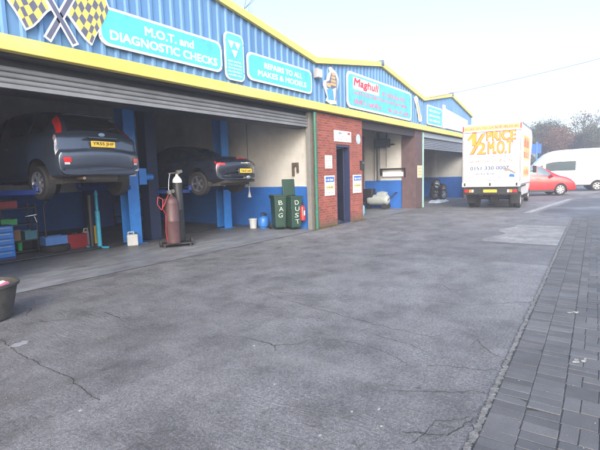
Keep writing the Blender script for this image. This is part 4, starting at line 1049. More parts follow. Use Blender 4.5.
# ------------------------------------------------------------------ workshop contents
# gas welding cylinders on a trolley
t = thing('cylinder_trolley', 'low two wheeled trolley carrying the two welding gas cylinders', 'trolley', (6.62, 8.5, 0), R(-30))
mb = MB(); mb.box(-.34, -.16, .08, .36, .2, .11); mb.path([(-.2, .2, .1), (-.2, .24, 1.15), (.2, .24, 1.15), (.2, .2, .1)], .014); mb.box(-.2, .205, .6, .2, .225, .64); mb.build('frame', DSTEEL, t)
for x in (-.36, .38): MB().tube((x-.025, .14, .1), (x+.025, .14, .1), .1, n=20).build('wheel', RUBBER, t, smooth=40)
mb = MB(); mb.box(-.32, -.14, 0, -.28, -.1, .08); mb.box(.28, -.14, 0, .32, -.1, .08); mb.build('foot', DSTEEL, t)
def cyl(name, label, loc, r, h, m, shoulder):
    t = thing(name, label, 'gas cylinder', loc)
    MB().lathe((0, 0, 0), [(r*.8, 0), (r*.97, .02), (r, .06), (r, h*.5-.02), (r*1.015, h*.5-.015), (r*1.015, h*.5+.015), (r, h*.5+.02), (r, h-.12)], 28).build('cylinder_body', m, t, smooth=35)
    MB().lathe((0, 0, h-.12), [(r, 0), (r*.93, .07), (r*.6, .13), (r*.3, .16), (r*.28, .2)], 28).build('shoulder', shoulder, t, smooth=50)
    mb = MB(); mb.tube((0, 0, h+.06), (0, 0, h+.17), .022); mb.tube((-.05, 0, h+.12), (.05, 0, h+.12), .016); mb.build('valve', BRASS, t, smooth=40)
    return t
a = cyl('gas_cylinder', 'fat maroon gas cylinder standing on the welding trolley', (6.47, 8.42, .11), .165, 1.08, MAROON, MAROON)
mb = MB(); mb.tube((-.1, -.05, 1.22), (-.1, -.1, 1.22), .045, n=16); mb.tube((0, -.05, 1.24), (0, -.1, 1.24), .04, n=16); mb.tube((-.12, -.03, 1.2), (.05, -.03, 1.2), .02); mb.build('regulator', mat('gauge_metal', (.3, .28, .24), .35, .7), a, smooth=40)
mb = MB(); P = [(-.1, -.05, 1.18), (-.22, -.08, 1.0), (-.32, -.05, .82), (-.4, -.02, .95), (-.36, 0, 1.12), (-.25, -.03, 1.06), (-.3, -.06, .85), (-.18, -.02, .7), (-.2, 0, .3), (-.15, .02, .02)]; mb.path(P, .011, 8); mb.build('hose', HOSER, a, smooth=60)
b = cyl('gas_cylinder', 'tall black gas cylinder with white shoulder behind the maroon cylinder', (6.82, 8.60, .11), .115, 1.55, CYLB, mat('cylinder_white_top', (.7, .72, .72), .5))
mb = MB(); mb.tube((-.02, -.06, 1.68), (-.02, -.1, 1.68), .045, n=16); mb.tube((.07, -.04, 1.7), (.07, -.08, 1.7), .04, n=16); mb.tube((-.25, 0, 1.65), (.08, 0, 1.68), .014); mb.build('regulator', mat('gauge_metal', (.3, .28, .24), .35, .7), b, smooth=40)
mb = MB(); mb.path([(-.2, 0, 1.66), (-.28, -.05, 1.5), (-.34, -.1, 1.3), (-.33, -.12, 1.1)], .009); mb.build('hose', mat('hose_pale', (.5, .52, .55), .4), b)

# wheelie bins
def bin_(label, loc, rz, text, open_):
    t = thing('wheelie_bin', label, 'wheelie bin', loc, rz, 'green wheelie bins')
    mb = MB(); a, b, z0, z1 = .19, .24, .07, 1.0
    vs = []
    for s, z in ((.8, z0), (.84, .12), (1., z1)):
        vs += [(-a*s, -b*s, z), (a*s, -b*s, z), (a*s, b*s, z), (-a*s, b*s, z)]
    mb.add(vs, [(3, 2, 1, 0)] + [(i*4+k, i*4+(k+1) % 4, i*4+4+(k+1) % 4, i*4+4+k) for i in (0, 1) for k in range(4)] + ([(8, 9, 10, 11)]))
    mb.build('bin_body', BING, t, bevel=.015)
    mb = MB(); mb.box(-.21, -.265, .96, .21, -.242, 1.01); mb.box(-.21, .242, .96, .21, .265, 1.01); mb.box(-.21, -.241, .96, -.192, .241, 1.01); mb.box(.192, -.241, .96, .21, .241, 1.01); mb.build('rim', BING, t)
    L = MB()
    if open_: L.cbox((0, .28, 1.27), (.42, .05, .5), M=Matrix.Rotation(R(-6), 4, 'X'))
    else: L.cbox((0, 0, 1.035), (.44, .55, .045))
    L.build('lid', BING, t, bevel=.015)
    mb = MB(); mb.tube((-.2, .33, .98), (.2, .33, .98), .015); mb.build('handle_bar', BING, t)
    for sd in (-1, 1): MB().tube((sd*.18, .24, .1), (sd*.23, .24, .1), .1, n=20).build('wheel', RUBBER, t, smooth=40)
    mb = MB()
    for k, ch in enumerate(text): text_geo(mb, ch, -.075+.02*(k % 2), .76-.19*k, .065+.02*(k % 2), .89-.19*k, (0, -.234+.0088*k, 0), X3, Z3, .012, bold=.0, shear=.1*(k % 3)-.1)
    mb.build('painted_lettering', mat('faded_white_paint', (.4, .45, .42), .7, var=.4, scale=30), t)
bin_('green wheelie bin painted BAG, the left one beside the drainpipe', (10.3, 8.28, .01), R(-34), 'BAG', False)
bin_('green wheelie bin painted DUST with its lid standing open, next to the green drainpipe', (10.47, 7.84, .01), R(-26), 'DUST', True)
# extinguisher
t = thing('fire_extinguisher', 'red fire extinguisher hung low on the wall behind the open bin', 'fire extinguisher', (10.56, 7.56, .28))
MB().lathe((0, 0, 0), [(.06, 0), (.08, .02), (.08, .38), (.05, .44), (.025, .46)], 20).build('cylinder', EXTR, t, smooth=40)
mb = MB(); mb.tube((0, 0, .46), (0, 0, .5), .02); mb.cbox((-.02, 0, .52), (.1, .025, .02)); mb.path([(0, -.02, .49), (-.06, -.06, .4), (-.07, -.07, .15)], .01); mb.build('nozzle', BLACK, t)
MB().box(-.07, -.083, .16, .02, -.08, .3).build('label_band', PAPER, t)
# blue gas bottle and pots
def gasbottle(label, loc, m, r=.17, h=.36):
    t = thing('gas_bottle', label, 'gas bottle', loc)
    MB().lathe((0, 0, 0), [(r*.7, 0), (r*.72, .03), (r*.9, .05), (r, .1), (r, h-.08), (r*.85, h-.02), (r*.3, h+.03)], 24).build('bottle_body', m, t, smooth=50)
    mb = MB(); mb.tube((0, 0, h+.02), (0, 0, h+.1), .03); mb.path([(-r*.6, 0, h-.01), (-r*.6, 0, h+.12), (r*.6, 0, h+.12), (r*.6, 0, h-.01)], .012); mb.tube((0, -.03, h+.07), (.1, -.06, h+.07), .025); mb.build('valve_guard', DSTEEL, t)
gasbottle('squat blue gas bottle on the floor left of the green bins', (10.35, 8.95, .01), BLUEB)
gasbottle('small teal gas bottle just inside the bay right of the doorway', (15.15, 8.0, .01), mat('teal_bottle', (.15, .42, .5), .4), .13, .4)
def pail(label, loc, m, r=.12, h=.28, handle=True):
    t = thing('bucket', label, 'bucket', loc)
    MB().lathe((0, 0, 0), [(r*.8, 0), (r, h), (r*1.06, h), (r*1.06, h-.02), (r*.98, h-.03), (r*.95, h-.04), (r*.75, .02)], 22).build('pail', m, t, smooth=40)
    if handle: mb = MB(); mb.path([(r*1.03*math.cos(R(q)), -.06, h-.02-.12*math.sin(R(q))) for q in range(0, 181, 20)], .005); mb.build('handle', STEEL, t)
    return t
pail('white pot on the floor left of the squat blue gas bottle', (10.2, 9.25, .01), PLW, .13, .3)
# hanging pull cable
t = thing('pull_cable', 'thin cable with a white pull handle hanging behind the sports car', 'cable', (9.75, 8.95, 0))
mb = MB(); mb.path([(0, 0, 4.8), (0, 0, 2.5), (.01, 0, 1.35)], .008); mb.build('cord', DSTEEL, t)
mb = MB(); mb.lathe((.01, 0, 1.02), [(.06, 0), (.05, .04), (.015, .2), (.012, .34)], 14); mb.build('handle', PLW, t, smooth=50)
# wall bracket box
t = thing('wall_bracket', 'dark rusty bracket fixed on the cream wall above the bins', 'bracket', (10.76, 8.0, 1.62))
mb = MB(); mb.box(-.06, -.04, .0, 0, .02, .4); mb.box(-.06, -.2, .3, 0, -.04, .4); mb.box(-.05, -.2, .1, 0, -.14, .3); mb.build('bracket', mat('bracket_brown', (.08, .06, .05), .7), t)

# nearest bay clutter
def shelves():
    t = thing('shelf_unit', 'dark steel shelving cluttered with boxes behind the hatchback lift', 'shelving', (3.85, 11.0, 0))
    mb = MB()
    for x in (-.75, 0, .72):
        for y in (0, .4): mb.box(x-.02, y-.02, 0, x+.02, y+.02, 1.15)
    mb.build('upright', DSTEEL, t)
    for z in (.08, .33, .70, 1.08): MB().box(-.8, -.03, z-.025, .75, .44, z).build('shelf', DSTEEL, t)
shelves()
def crate(label, loc, d, m, name='storage_box', cat='box', rz=0, lid=False):
    t = thing(name, label, cat, loc, rz); x, y, z = d; w = .012
    mb = MB(); mb.box(-x/2, -y/2, 0, x/2, y/2, w); mb.box(-x/2, -y/2, w, x/2, -y/2+w, z); mb.box(-x/2, y/2-w, w, x/2, y/2, z); mb.box(-x/2, -y/2+w, w, -x/2+w, y/2-w, z); mb.box(x/2-w, -y/2+w, w, x/2, y/2-w, z)
    mb.build('box_body', m, t)
    if lid: MB().box(-x/2-.008, -y/2-.008, z, x/2+.008, y/2+.008, z+.02).build('lid', m, t, bevel=.004); MB().box(-.06, -.01, z+.02, .06, .01, z+.05).build('handle', BLACK, t)
    else: MB().box(-x/2-.008, -y/2-.008, z-.025, x/2+.008, -y/2-.0005, z).build('rim', m, t)
    return t
crate('red toolbox on top of the dark shelving', (3.95, 11.1, 1.085), (.5, .25, .14), PLR, 'toolbox', 'toolbox', lid=True)
crate('bright green crate on the upper middle shelf', (4.0, 11.1, .705), (.32, .28, .13), PLG)
crate('brown cardboard box on the lower middle shelf', (4.08, 11.1, .335), (.24, .3, .25), CARD)
crate('dark teal box on the lower middle shelf, right end', (4.42, 11.1, .335), (.26, .3, .2), PLT)
pail('white tub on the bottom shelf beside the green tub', (4.02, 11.12, .085), PLW, .085, .22, False)
pail('small green tub on the bottom shelf', (4.22, 11.12, .085), PLG, .06, .2, False)
pail('tan tub on the lower middle shelf at its left', (3.83, 11.1, .335), CARD, .06, .22, False)
t = thing('drawer_cabinet', 'blue drawer cabinet with pale handles at the left frame edge', 'cabinet', (3.72, 10.55, 0), 0)
MB().box(-.35, 0, 0, .2, .35, .74).build('cabinet_body', LIFTD, t, bevel=.01)
for k in range(5):
    d = MB().box(-.33, -.015, .06+.135*k, .18, 0, .18+.135*k).build('drawer', LIFTB, t, bevel=.004)
    MB().box(-.25, -.03, .14+.135*k, .12, -.0155, .155+.135*k).build('handle', STEEL, d)
t = thing('air_gun', 'chrome air gun hanging off the end of the dark shelving', 'air tool', (4.48, 10.94, .78))
mb = MB(); mb.tube((-.1, 0, .1), (.08, 0, .12), .035); mb.tube((.03, 0, .1), (.08, 0, -.06), .02); mb.tube((-.16, 0, .09), (-.1, 0, .1), .018); mb.build('gun_body', CHROME, t, smooth=40)
t = thing('prop_stand', 'thin black upright stand with a curved head beside the shelving', 'stand', (4.72, 10.9, 0))
mb = MB(); mb.path([(0, 0, 0), (0, 0, 1.1), (.06, 0, 1.2), (.14, 0, 1.22)], .02); mb.box(-.15, -.02, 0, .15, .02, .03); mb.box(-.02, -.15, 0, .02, .15, .03); mb.build('stand_pole', BLACK, t)
def tyre(label, loc, r=.31, w=.2, group=None, rim=None):
    t = thing('tyre', label, 'tyre', loc); 
    if group: t['group'] = group
    MB().lathe((0, 0, 0), [(r*.62, 0), (r*.9, 0), (r*.985, w*.12), (r, w*.35), (r, w*.65), (r*.985, w*.88), (r*.9, w), (r*.62, w), (r*.58, w*.8), (r*.58, w*.2)], 30).build('tread', RUBBER, t, smooth=30)
    return t
tyre('black tyre lying flat on the floor under the blue tray', (4.85, 10.75, .01), .31, .15)
crate('long light blue tray lying on the flat tyre', (4.84, 10.8, .165), (.5, .3, .2), mat('light_blue_tray', (.08, .2, .5), .45))
crate('red metal toolbox on the floor right of the blue tray', (5.35, 10.82, .01), (.5, .26, .32), PLR, 'toolbox', 'toolbox', lid=True)
def jerry(label, loc, m, w=.22, h=.36, rz=0, d=.16):
    t = thing('jerry_can', label, 'jerry can', loc, rz)
    MB().box(-w/2, -d/2, 0, w/2, d/2, h*.8).build('can_body', m, t, bevel=.03)
    mb = MB(); mb.path([(-w*.35, 0, h*.78), (-w*.35, 0, h*.95), (w*.15, 0, h*.95), (w*.15, 0, h*.78)], .014); mb.build('handle', m, t, smooth=60)
    MB().tube((w*.32, 0, h*.79), (w*.32, 0, h*.9), .03, n=14).build('cap', BLACK, t, smooth=40)
jerry('white plastic can standing behind the red toolbox', (5.72, 10.95, .01), PLW, .18, .45)
jerry('yellow plastic can between the white can and the cyan jack', (5.9, 11.0, .01), PLY, .17, .6)
jerry('white plastic drum at the foot of the bright blue lift post', (6.2, 9.68, .01), PLW, .26, .36, R(-30), .2)
t = thing('transmission_jack', 'slim cyan pole jack with a black column under the hatchback', 'jack', (5.58, 10.1, .01), R(-30))
mb = MB(); mb.lathe((0, 0, 0), [(.055, .06), (.055, .9), (.035, .92), (.035, 1.28), (.05, 1.3), (.02, 1.4)], 18); mb.build('ram', JACKC, t, smooth=40)
mb = MB(); mb.tube((-.16, 0, .05), (-.16, 0, 1.3), .06); mb.build('back_column', BLACK, t, smooth=40)
for k in range(4): a = R(45+90*k); MB().cbox((.16*math.cos(a)-.05, .16*math.sin(a), .035), (.34, .05, .045), a).build('leg', JACKC if k % 2 else BLACK, t)
# back of workshop bench with parts
t = thing('workbench', 'dark workbench against the rear wall of the double bay', 'workbench', (9.9, 15.0, 0))
MB().box(-.9, -.35, .88, .8, .35, .93).build('bench_top', DWOOD, t, bevel=.005)
for x in (-.8, .7):
    for y in (-.3, .3): MB().box(x-.04, y-.04, 0, x+.04, y+.04, .88).build('leg', DSTEEL, t)
MB().box(-.85, -.25, .3, .75, .25, .33).build('under_shelf', DWOOD, t)
crate('grey parts box on the rear workbench', (10.2, 14.95, .935), (.4, .3, .25), mat('grey_box', (.2, .22, .25), .6))
crate('blue parts box on the rear workbench, left of the grey one', (9.5, 14.95, .935), (.4, .3, .2), PLB)
t = thing('tool_cabinet', 'tall dark blue tool cabinet by the rear workbench', 'cabinet', (8.4, 15.1, 0))
MB().box(-.4, -.3, 0, .4, .3, 1.7).build('cabinet_body', LIFTD, t, bevel=.01)
for x in (-.2, .2): MB().box(x-.18, -.315, .1, x+.18, -.3005, 1.6).build('door', LIFTD, t, bevel=.004)

# bay three
t = thing('air_compressor', 'wheeled grey green air compressor against the blue dado of the third bay', 'compressor', (18.2, 8.75, .01), R(95))
MB().lathe((0, 0, .42), [(.02, -.55), (.14, -.53), (.23, -.45), (.24, -.35), (.24, .35), (.23, .45), (.14, .53), (.02, .55)], 24, Matrix.Rotation(R(90), 4, 'Y')).build('tank', COMPG, t, smooth=50)
MB().cbox((.42, 0, .62), (.45, .42, .62)).build('motor_housing', BLACK, t, bevel=.03)
MB().lathe((-.2, 0, .62), [(.02, -.24), (.16, -.22), (.2, 0), (.16, .22), (.02, .24)], 16, Matrix.Rotation(R(90), 4, 'Y')).build('pump', COMPG, t, smooth=60)
for sd in (-1, 1): MB().tube((-.38, sd*.2, .13), (-.38, sd*.26, .13), .13, n=18).build('wheel', RUBBER, t, smooth=40)
mb = MB(); mb.box(.4, -.2, 0, .45, .2, .25); mb.path([(-.5, .15, .4), (-.85, .15, .75), (-.85, -.15, .75), (-.5, -.15, .4)], .016); mb.build('handle', DSTEEL, t)
t = thing('wall_heater', 'white panel heater in a dark frame on the cream wall of the third bay', 'heater', (18.85, 8.28, 1.43))
mb = MB(); mb.box(-.12, -.62, .36, 0, .6, .42); mb.box(-.1, -.62, .0, 0, -.57, .36); mb.box(-.1, .55, .1, 0, .6, .36); mb.build('frame', BLACK, t)
MB().box(-.14, -.5, .03, -.02, .5, .24).build('panel', WHITE, t, bevel=.03)
t = thing('ceiling_fan_heater', 'dark fan heater hung high on the wall of the third bay', 'heater', (18.5, 8.65, 2.8))
MB().box(-.25, -.3, 0, .2, .3, .38).build('casing', DSTEEL, t, bevel=.02); mb = MB(); mb.box(.2, -.45, .1, .35, .45, .16); mb.tube((0, .2, .38), (0, .2, 1.9), .02); mb.tube((0, -.2, .38), (0, -.2, 1.9), .02); mb.build('bracket', DSTEEL, t)
mb = MB()
for k in range(6): mb.box(-.262, -.26, .05+.05*k, -.251, .26, .07+.05*k)
bpy.context.view_layer.update(); mb.build('grille', STEEL, t)
# bay four: two stacks of loose alloy wheels, sheeting
k0 = None
spots = [(25.3, 8.55, 0.0, 'bottom alloy wheel of the left stack in the far bay'), (25.3, 8.55, .32, 'middle alloy wheel of the left stack in the far bay'), (25.32, 8.52, .64, 'top alloy wheel of the left stack in the far bay'),
         (24.9, 8.0, 0.0, 'bottom alloy wheel of the right stack in the far bay'), (24.92, 8.02, .32, 'upper alloy wheel of the right stack in the far bay')]
for i, (x, y, z, lab) in enumerate(spots):
    if i == 0:
        k0 = thing('loose_wheel', lab, 'wheel', (x, y, z), 0, 'loose alloy wheels in the far bay')
        w_ = wheel(k0, 0, -.05, .34, .32, .2, -1, 7, mat('bright_alloy', (.6, .62, .64), .25, .85))
        k0.location = (x, y, .0)
    else:
        kk = dup(k0, (x + .02*i, y, z*.9), R(-35 + 6*i), lab)
k0.rotation_euler = (0, 0, R(-35))
t = thing('plastic_sheeting', 'crumpled pale plastic sheeting dumped on the floor of the far bay', 'sheeting', (22.9, 7.5, .01))
mb = MB(); n = 14; rn2 = random.Random(9); H = [[.02+.13*rn2.random()*(1 if 0 < i < n and 0 < j < n else 0) for j in range(n+1)] for i in range(n+1)]
vs = [(-.9+1.8*i/n+rn2.uniform(-.04, .04), -.3+.6*j/n+rn2.uniform(-.03, .03), H[i][j]) for i in range(n+1) for j in range(n+1)]
mb.add(vs, [(i*(n+1)+j, (i+1)*(n+1)+j, (i+1)*(n+1)+j+1, i*(n+1)+j+1) for i in range(n) for j in range(n)]); mb.build('sheet', mat('pale_blue_plastic', (.45, .55, .65), .35, var=.2), t)

# ------------------------------------------------------------------ yard things
t = thing('planter_tub', 'weathered round tub full of rubbish at the left frame edge', 'tub', (1.82, 6.05, .004))
MB().lathe((0, 0, 0), [(.27, 0), (.3, .02), (.385, .40), (.41, .41), (.41, .44), (.37, .44), (.36, .36), (.02, .355)], 36).build('tub', TUBM, t, smooth=35)
MB().lathe((0, 0, .3), [(.3, 0), (.36, .04), (.2, .075), (.02, .085)], 24).build('soil', SOIL, t, smooth=60)
rn3 = random.Random(4)
for k, (nm, m, lab) in enumerate((('crushed_can', mat('dull_pink', (.4, .12, .2), .5), 'crushed pink can among the rubbish in the round tub'), ('paper_scrap', PAPER, 'white paper scrap among the rubbish in the round tub'), ('plant_sprig', LEAF, 'green weed sprig growing in the round tub'))):
    x, y = ((1.98, 5.9), (2.05, 6.02), (1.9, 6.2))[k]
    mb = MB()
    if k == 0: mb.tube((0, 0, 0), (.1, .04, .03), .035, .03, 10)
    elif k == 1:
        mb.add([(-.07, -.05, .0), (.06, -.06, .03), (.08, .05, .0), (-.05, .06, .04), (.01, 0, .06)], [(0, 1, 4), (1, 2, 4), (2, 3, 4), (3, 0, 4)])
    else:
        for q in range(90):
            a = rn3.uniform(0, 6.28); r = rn3.uniform(0, .2); c = Vector((r*math.cos(a)-.05, r*math.sin(a)-.1, rn3.uniform(0, .07))); d1 = Vector((rn3.uniform(-1, 1), rn3.uniform(-1, 1), rn3.uniform(-.3, 1))).normalized()*.03; d2 = d1.cross(Vector((0, 0, 1))).normalized()*.012
            mb.add([c-d1, c+d2, c+d1, c-d2], [(0, 1, 2, 3)])
    o = mb.build(nm, m); o.location = (x, y, .385); tag(o, lab, 'litter' if k < 2 else 'plant')
# litter on the yard
labs = ['near the bottom left of the photo', 'beside the pale scuff at the far left', 'near the bottom, right one of a close pair', 'left one of the close pair near the bottom', 'lowest one at the bottom centre', 'left of centre in the foreground', 'in the middle of the yard', 'between the close pair and the mortar edging']
for i, (x, y) in enumerate([(1.41, 2.99), (1.74, 4.8), (2.56, 1.24), (2.43, 1.38), (2.09, 1.41), (2.45, 2.07), (2.95, 2.73), (2.38, 1.14)]):
    rr = random.Random(i); s = .014 if i != 1 else .1; mb = MB(); n = 7 if i != 1 else 17
    P = [(s*rr.uniform(.5, 1.3)*math.cos(6.28*k/n), s*.7*rr.uniform(.5, 1.3)*math.sin(6.28*k/n)) for k in range(n)]
    mb.prism(P, (0, 0, 0), (1, 0, 0), (0, 1, 0), .003)
    o = mb.build('litter_scrap', mat('dirty_paper', (.34, .34, .33), .8, var=.3, scale=30) if i != 1 else mat('pale_scuff', (.24, .24, .26), .8)); o.location = (x, y, .0045)
    tag(o, 'small white litter scrap on the concrete ' + labs[i], 'litter', 'scraps of litter on the concrete')
for i, (x, y, lab) in enumerate(((4.11, .17, 'flattened white scrap on the block paving, the nearer of two'), (5.52, .28, 'flattened white scrap on the block paving, the farther of two'))):
    rr = random.Random(40+i); mb = MB()
    for q in range(6):
        cx, cy = rr.uniform(-.07, .07), rr.uniform(-.03, .03); n = 6; s = rr.uniform(.012, .03)
        mb.prism([(cx+s*rr.uniform(.5, 1.4)*math.cos(6.28*k/n), cy+s*.6*rr.uniform(.5, 1.4)*math.sin(6.28*k/n)) for k in range(n)], (0, 0, 0), X3, Y3, .004)
    o = mb.build('litter_scrap', mat('dirty_paper', (.34, .34, .33))); o.location = (x, y, .0195); o.rotation_euler = (0, 0, R(-40)); tag(o, lab, 'litter', 'scraps of litter on the block paving')
# grit scattered over the yard : nobody could count it
mb = MB(); rg = random.Random(11)
for q in range(2600):
    x = rg.uniform(.8, 14); y = rg.uniform(-.8, 7.0); s = rg.uniform(.002, .0065); z = .0045 if y > kerb_y(x) else .0185
    a = rg.uniform(0, 3); c, d = math.cos(a)*s, math.sin(a)*s
    mb.add([(x+c, y+d, z), (x-d, y+c*.7, z), (x-c, y-d, z), (x+d*.8, y-c, z), (x, y, z+s*.8)], [(0, 1, 4), (1, 2, 4), (2, 3, 4), (3, 0, 4)])
tag(mb.build('grit', mat('grit', (.12, .11, .1), .8, var=0, c2=(.28, .27, .25), scale=3)), 'loose grit scattered on the yard', 'grit', kind='stuff')
# weeds and moss at the foot of the brickwork
mb = MB(); rg = random.Random(12)
for q in range(1500):
    c = rg.choice((11.0, 11.75, 13.0, 13.5, 19.1, 10.75, 11.3, 11.5)); x = c + rg.gauss(0, .16); y = 7.17 - abs(rg.gauss(0, .05)); h = rg.uniform(.01, .07); a = rg.uniform(0, 3.1); d = rg.uniform(.004, .01)
    if 12.0 < x < 12.86: continue
    b = Vector((x, y, .005)); tp = b + Vector((rg.uniform(-.03, .03), rg.uniform(-.04, .01), h)); u = Vector((math.cos(a), math.sin(a), 0))*d
    mb.add([b-u, b+u, tp], [(0, 1, 2)])
tag(mb.build('weeds', mat('weed_mix', (.05, .055, .018), .85, var=0, c2=(.14, .11, .04), scale=9)), 'mossy weeds along the foot of the brickwork', 'weeds', kind='stuff')

# overhead cable and its pole
t = thing('telegraph_pole', 'tall timber telegraph pole standing across the yard', 'pole', (30.4, -5.9, 0))
MB().tube((0, 0, 0), (0, 0, 9.4), .14, .1, 16).build('pole', WOODP, t, smooth=50)
MB().box(-.6, -.05, 8.7, .6, .05, 8.82).build('crossarm', WOODP, t)
A = Vector((20.2, 7.1, 5.02)); Bp = Vector((30.4, -5.9, 8.78)); pts = []
for k in range(25):
    f = k/24; p_ = A.lerp(Bp, f); p_.z -= .5*4*f*(1-f)*.45; pts.append(p_)
mb = MB(); mb.path(pts, .013, 6); o = mb.build('overhead_cable', mat('cable_grey', (.1, .1, .12), .6), smooth=60); tag(o, 'thin overhead cable running from the gable valley to the upper right', 'cable')
t = thing('sign_post', 'slim blue sign post beyond the box truck', 'sign post', (47, 6.1, 0))
MB().tube((0, 0, 0), (0, 0, 4.2), .06, n=10).build('post', LIFTB, t, smooth=40); MB().box(-.03, -.4, 3.1, .03, .4, 4.0).build('sign_panel', PLB, t)

# ------------------------------------------------------------------ trees
def leafmat(name, a, b):
    g = G(name); geo = g.nt.nodes.new('ShaderNodeNewGeometry')
    c = g.ramp(geo.outputs['Random Per Island'], [(0, a), (1, b)]); g.col(c); g.b.inputs['Roughness'].default_value = .7; return g.m
LV = [leafmat('leaf_rust', (.09, .045, .018), (.22, .11, .045)), leafmat('leaf_dull_green', (.045, .05, .02), (.12, .105, .045)), leafmat('leaf_olive', (.05, .05, .02), (.13, .11, .04))]
def tree(label, loc, h, r, leaves, lm, seed, name='tree', group='trees beyond the yard', twigs=60, lean=0, r0=.22):
    rn = random.Random(seed); t = thing(name, label, 'tree', loc, 0, group)
    mb = MB(); tips = []
    def limb(p, d, L, r, lv):
        q = p + d*L; mb.tube(p, q, r, r*.62, 7 if lv < 2 else 4)
        if lv >= 4: tips.append(q); return
        n = 3 if lv < 3 else 4
        for k in range(n):
            a = rn.uniform(0, 6.28); sp = rn.uniform(.35, .8)
            nd = (d + Vector((math.cos(a)*sp, math.sin(a)*sp, rn.uniform(-.1, .35)))).normalized()
            limb(q, nd, L*rn.uniform(.6, .8), r*.58, lv+1)
            if rn.random() < .4: tips.append(q)
    limb(Vector((0, 0, 0)), Vector((lean, 0, 1)).normalized(), h*.3, r0, 0)
    mb.build('trunk', BARK, t, smooth=60)
    if leaves:
        leaves = int(leaves*2.2)
        L = MB(); zs = [q.z for q in tips]; mx = max(zs)
        for k in range(leaves):
            c = rn.choice(tips) + Vector((rn.gauss(0, r*.17), rn.gauss(0, r*.17), rn.gauss(0, r*.15)))
            s = rn.uniform(.06, .15) * h/9; d1 = Vector((rn.uniform(-1, 1), rn.uniform(-1, 1), rn.uniform(-1, 1))).normalized(); d2 = d1.orthogonal().normalized()*s*.6; d1 = d1*s
            L.add([c-d1, c+d2, c+d1, c-d2], [(0, 1, 2, 3)])
        L.build('crown', lm, t)
    return t
def at(r, ang): return (r*math.cos(R(ang)), r*math.sin(R(ang)), 0)
tree('dull green tree directly behind the box truck, left end of the row', at(62, 8.6), 6.7, 3, 5200, LV[1], 1)
tree('tall dark green tree rising between truck and minibus', at(66, 7.0), 7.9, 3.2, 6500, LV[1], 2)
tree('rust brown tree right of the tall dark green one', at(64, 5.0), 7.0, 3, 6000, LV[0], 3)
tree('low rust brown tree above the minibus cab', at(70, 3.6), 7.1, 3, 5000, LV[0], 4)
tree('dull green tree above the minibus side window', at(66, 2.2), 7.0, 3, 6000, LV[1], 5)
tree('olive tree at the right frame edge', at(62, .9), 6.0, 3, 5000, LV[2], 6)
tree('olive tree beyond the right frame edge', at(64, -2), 8.0, 3, 3500, LV[2], 7)
tree('thin bare tree standing tallest above the minibus', at(76, 2.6), 11, 3, 250, LV[0], 9, name='bare_tree', group='bare trees')
tree('bare tree showing its twig tips over the first gable roof', (27.5, 27.5, 0), 21.5, 5, 0, LV[0], 12, name='bare_tree', group='bare trees')
mb = MB(); rg = random.Random(21)
for q in range(26000):
    a = rg.uniform(-14, 17); r = rg.uniform(84, 92); x, y, _ = at(r, a); h = 4.6 + 1.2*math.sin(a*1.3) + .8*math.sin(a*3.1+1); z = rg.uniform(0, 1)**.8*h; s = rg.uniform(.15, .35)
    d1 = Vector((rg.uniform(-1, 1), rg.uniform(-1, 1), rg.uniform(-1, 1))).normalized(); d2 = d1.orthogonal()*s*.7; d1 *= s; c = Vector((x, y, z)); mb.add([c-d1, c+d2, c+d1, c-d2], [(0, 1, 2, 3)])
tag(mb.build('far_wood', LV[1]), 'far line of scrubby woodland closing the view', 'woodland', kind='stuff')

# ------------------------------------------------------------------ haze, light, camera
HAZE = .005
if HAZE:
    mb = MB(); mb.box(-60, -70, -1, 100, 60, 20); o = mb.build('haze', None); o.data.materials.clear()
    m = bpy.data.materials.new('haze'); m.use_nodes = True; nt = m.node_tree; nt.nodes.clear()
    out = nt.nodes.new('ShaderNodeOutputMaterial'); v = nt.nodes.new('ShaderNodeVolumePrincipled')
    v.inputs['Density'].default_value = HAZE; v.inputs['Color'].default_value = (.93, .95, 1, 1); v.inputs['Anisotropy'].default_value = .45
    nt.links.new(v.outputs[0], out.inputs['Volume']); o.data.materials.append(m); tag(o, kind='stuff'); o['label'] = 'thin bright haze in the air'; o['category'] = 'haze'

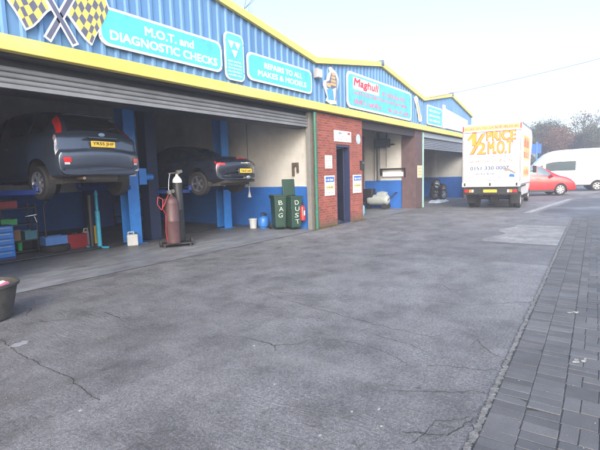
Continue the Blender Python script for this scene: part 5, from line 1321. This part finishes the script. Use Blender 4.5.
SUN_AZ, SUN_EL = 214, 27     # math angle from +X, elevation
w = bpy.data.worlds.new('World'); SC.world = w; w.use_nodes = True
nt = w.node_tree; bg = nt.nodes['Background']; sky = nt.nodes.new('ShaderNodeTexSky'); sky.sky_type = 'NISHITA'; sky.sun_disc = False
sky.sun_elevation = R(SUN_EL); sky.sun_rotation = R(90-SUN_AZ); sky.air_density = 1.0; sky.dust_density = 3.6; sky.ozone_density = 2.0
nt.links.new(sky.outputs[0], bg.inputs[0]); bg.inputs[1].default_value = .15
sl = bpy.data.lights.new('sun', 'SUN'); sl.energy = .44; sl.angle = R(16); sl.color = (1, .97, .94)
so = bpy.data.objects.new('sun', sl); COL.objects.link(so)
d = Vector((math.cos(R(SUN_EL))*math.cos(R(SUN_AZ)), math.cos(R(SUN_EL))*math.sin(R(SUN_AZ)), math.sin(R(SUN_EL))))
so.rotation_euler = d.to_track_quat('Z', 'Y').to_euler(); so.location = d*60

cam = bpy.data.cameras.new('camera'); co = bpy.data.objects.new('camera', cam); COL.objects.link(co); SC.camera = co
yaw, pitch, roll = R(36.003), R(6.394), .03
F = Vector((math.cos(pitch)*math.cos(yaw), math.cos(pitch)*math.sin(yaw), -math.sin(pitch))); Rt = Vector((math.sin(yaw), -math.cos(yaw), 0)); U = Rt.cross(F)
c_, s_ = math.cos(roll), math.sin(roll); Rt2 = Rt*c_ - U*s_; U2 = Rt*s_ + U*c_
M = Matrix((Rt2, U2, -F)).transposed().to_4x4(); M.translation = (0, 0, 1.6); co.matrix_world = M
cam.sensor_width = 36; cam.lens = 36*433/600; cam.clip_end = 2000; cam.clip_start = .05

SC.view_settings.view_transform = 'Standard'; SC.view_settings.look = 'None'; SC.view_settings.gamma = 1; SC.view_settings.exposure = 1.88
SC.view_settings.use_curve_mapping = False
SC.render.engine = 'CYCLES'; SC.cycles.use_denoising = True; SC.cycles.max_bounces = 10; SC.cycles.diffuse_bounces = 8; SC.cycles.volume_bounces = 1
SC.cycles.sample_clamp_indirect = 6; SC.cycles.use_adaptive_sampling = True
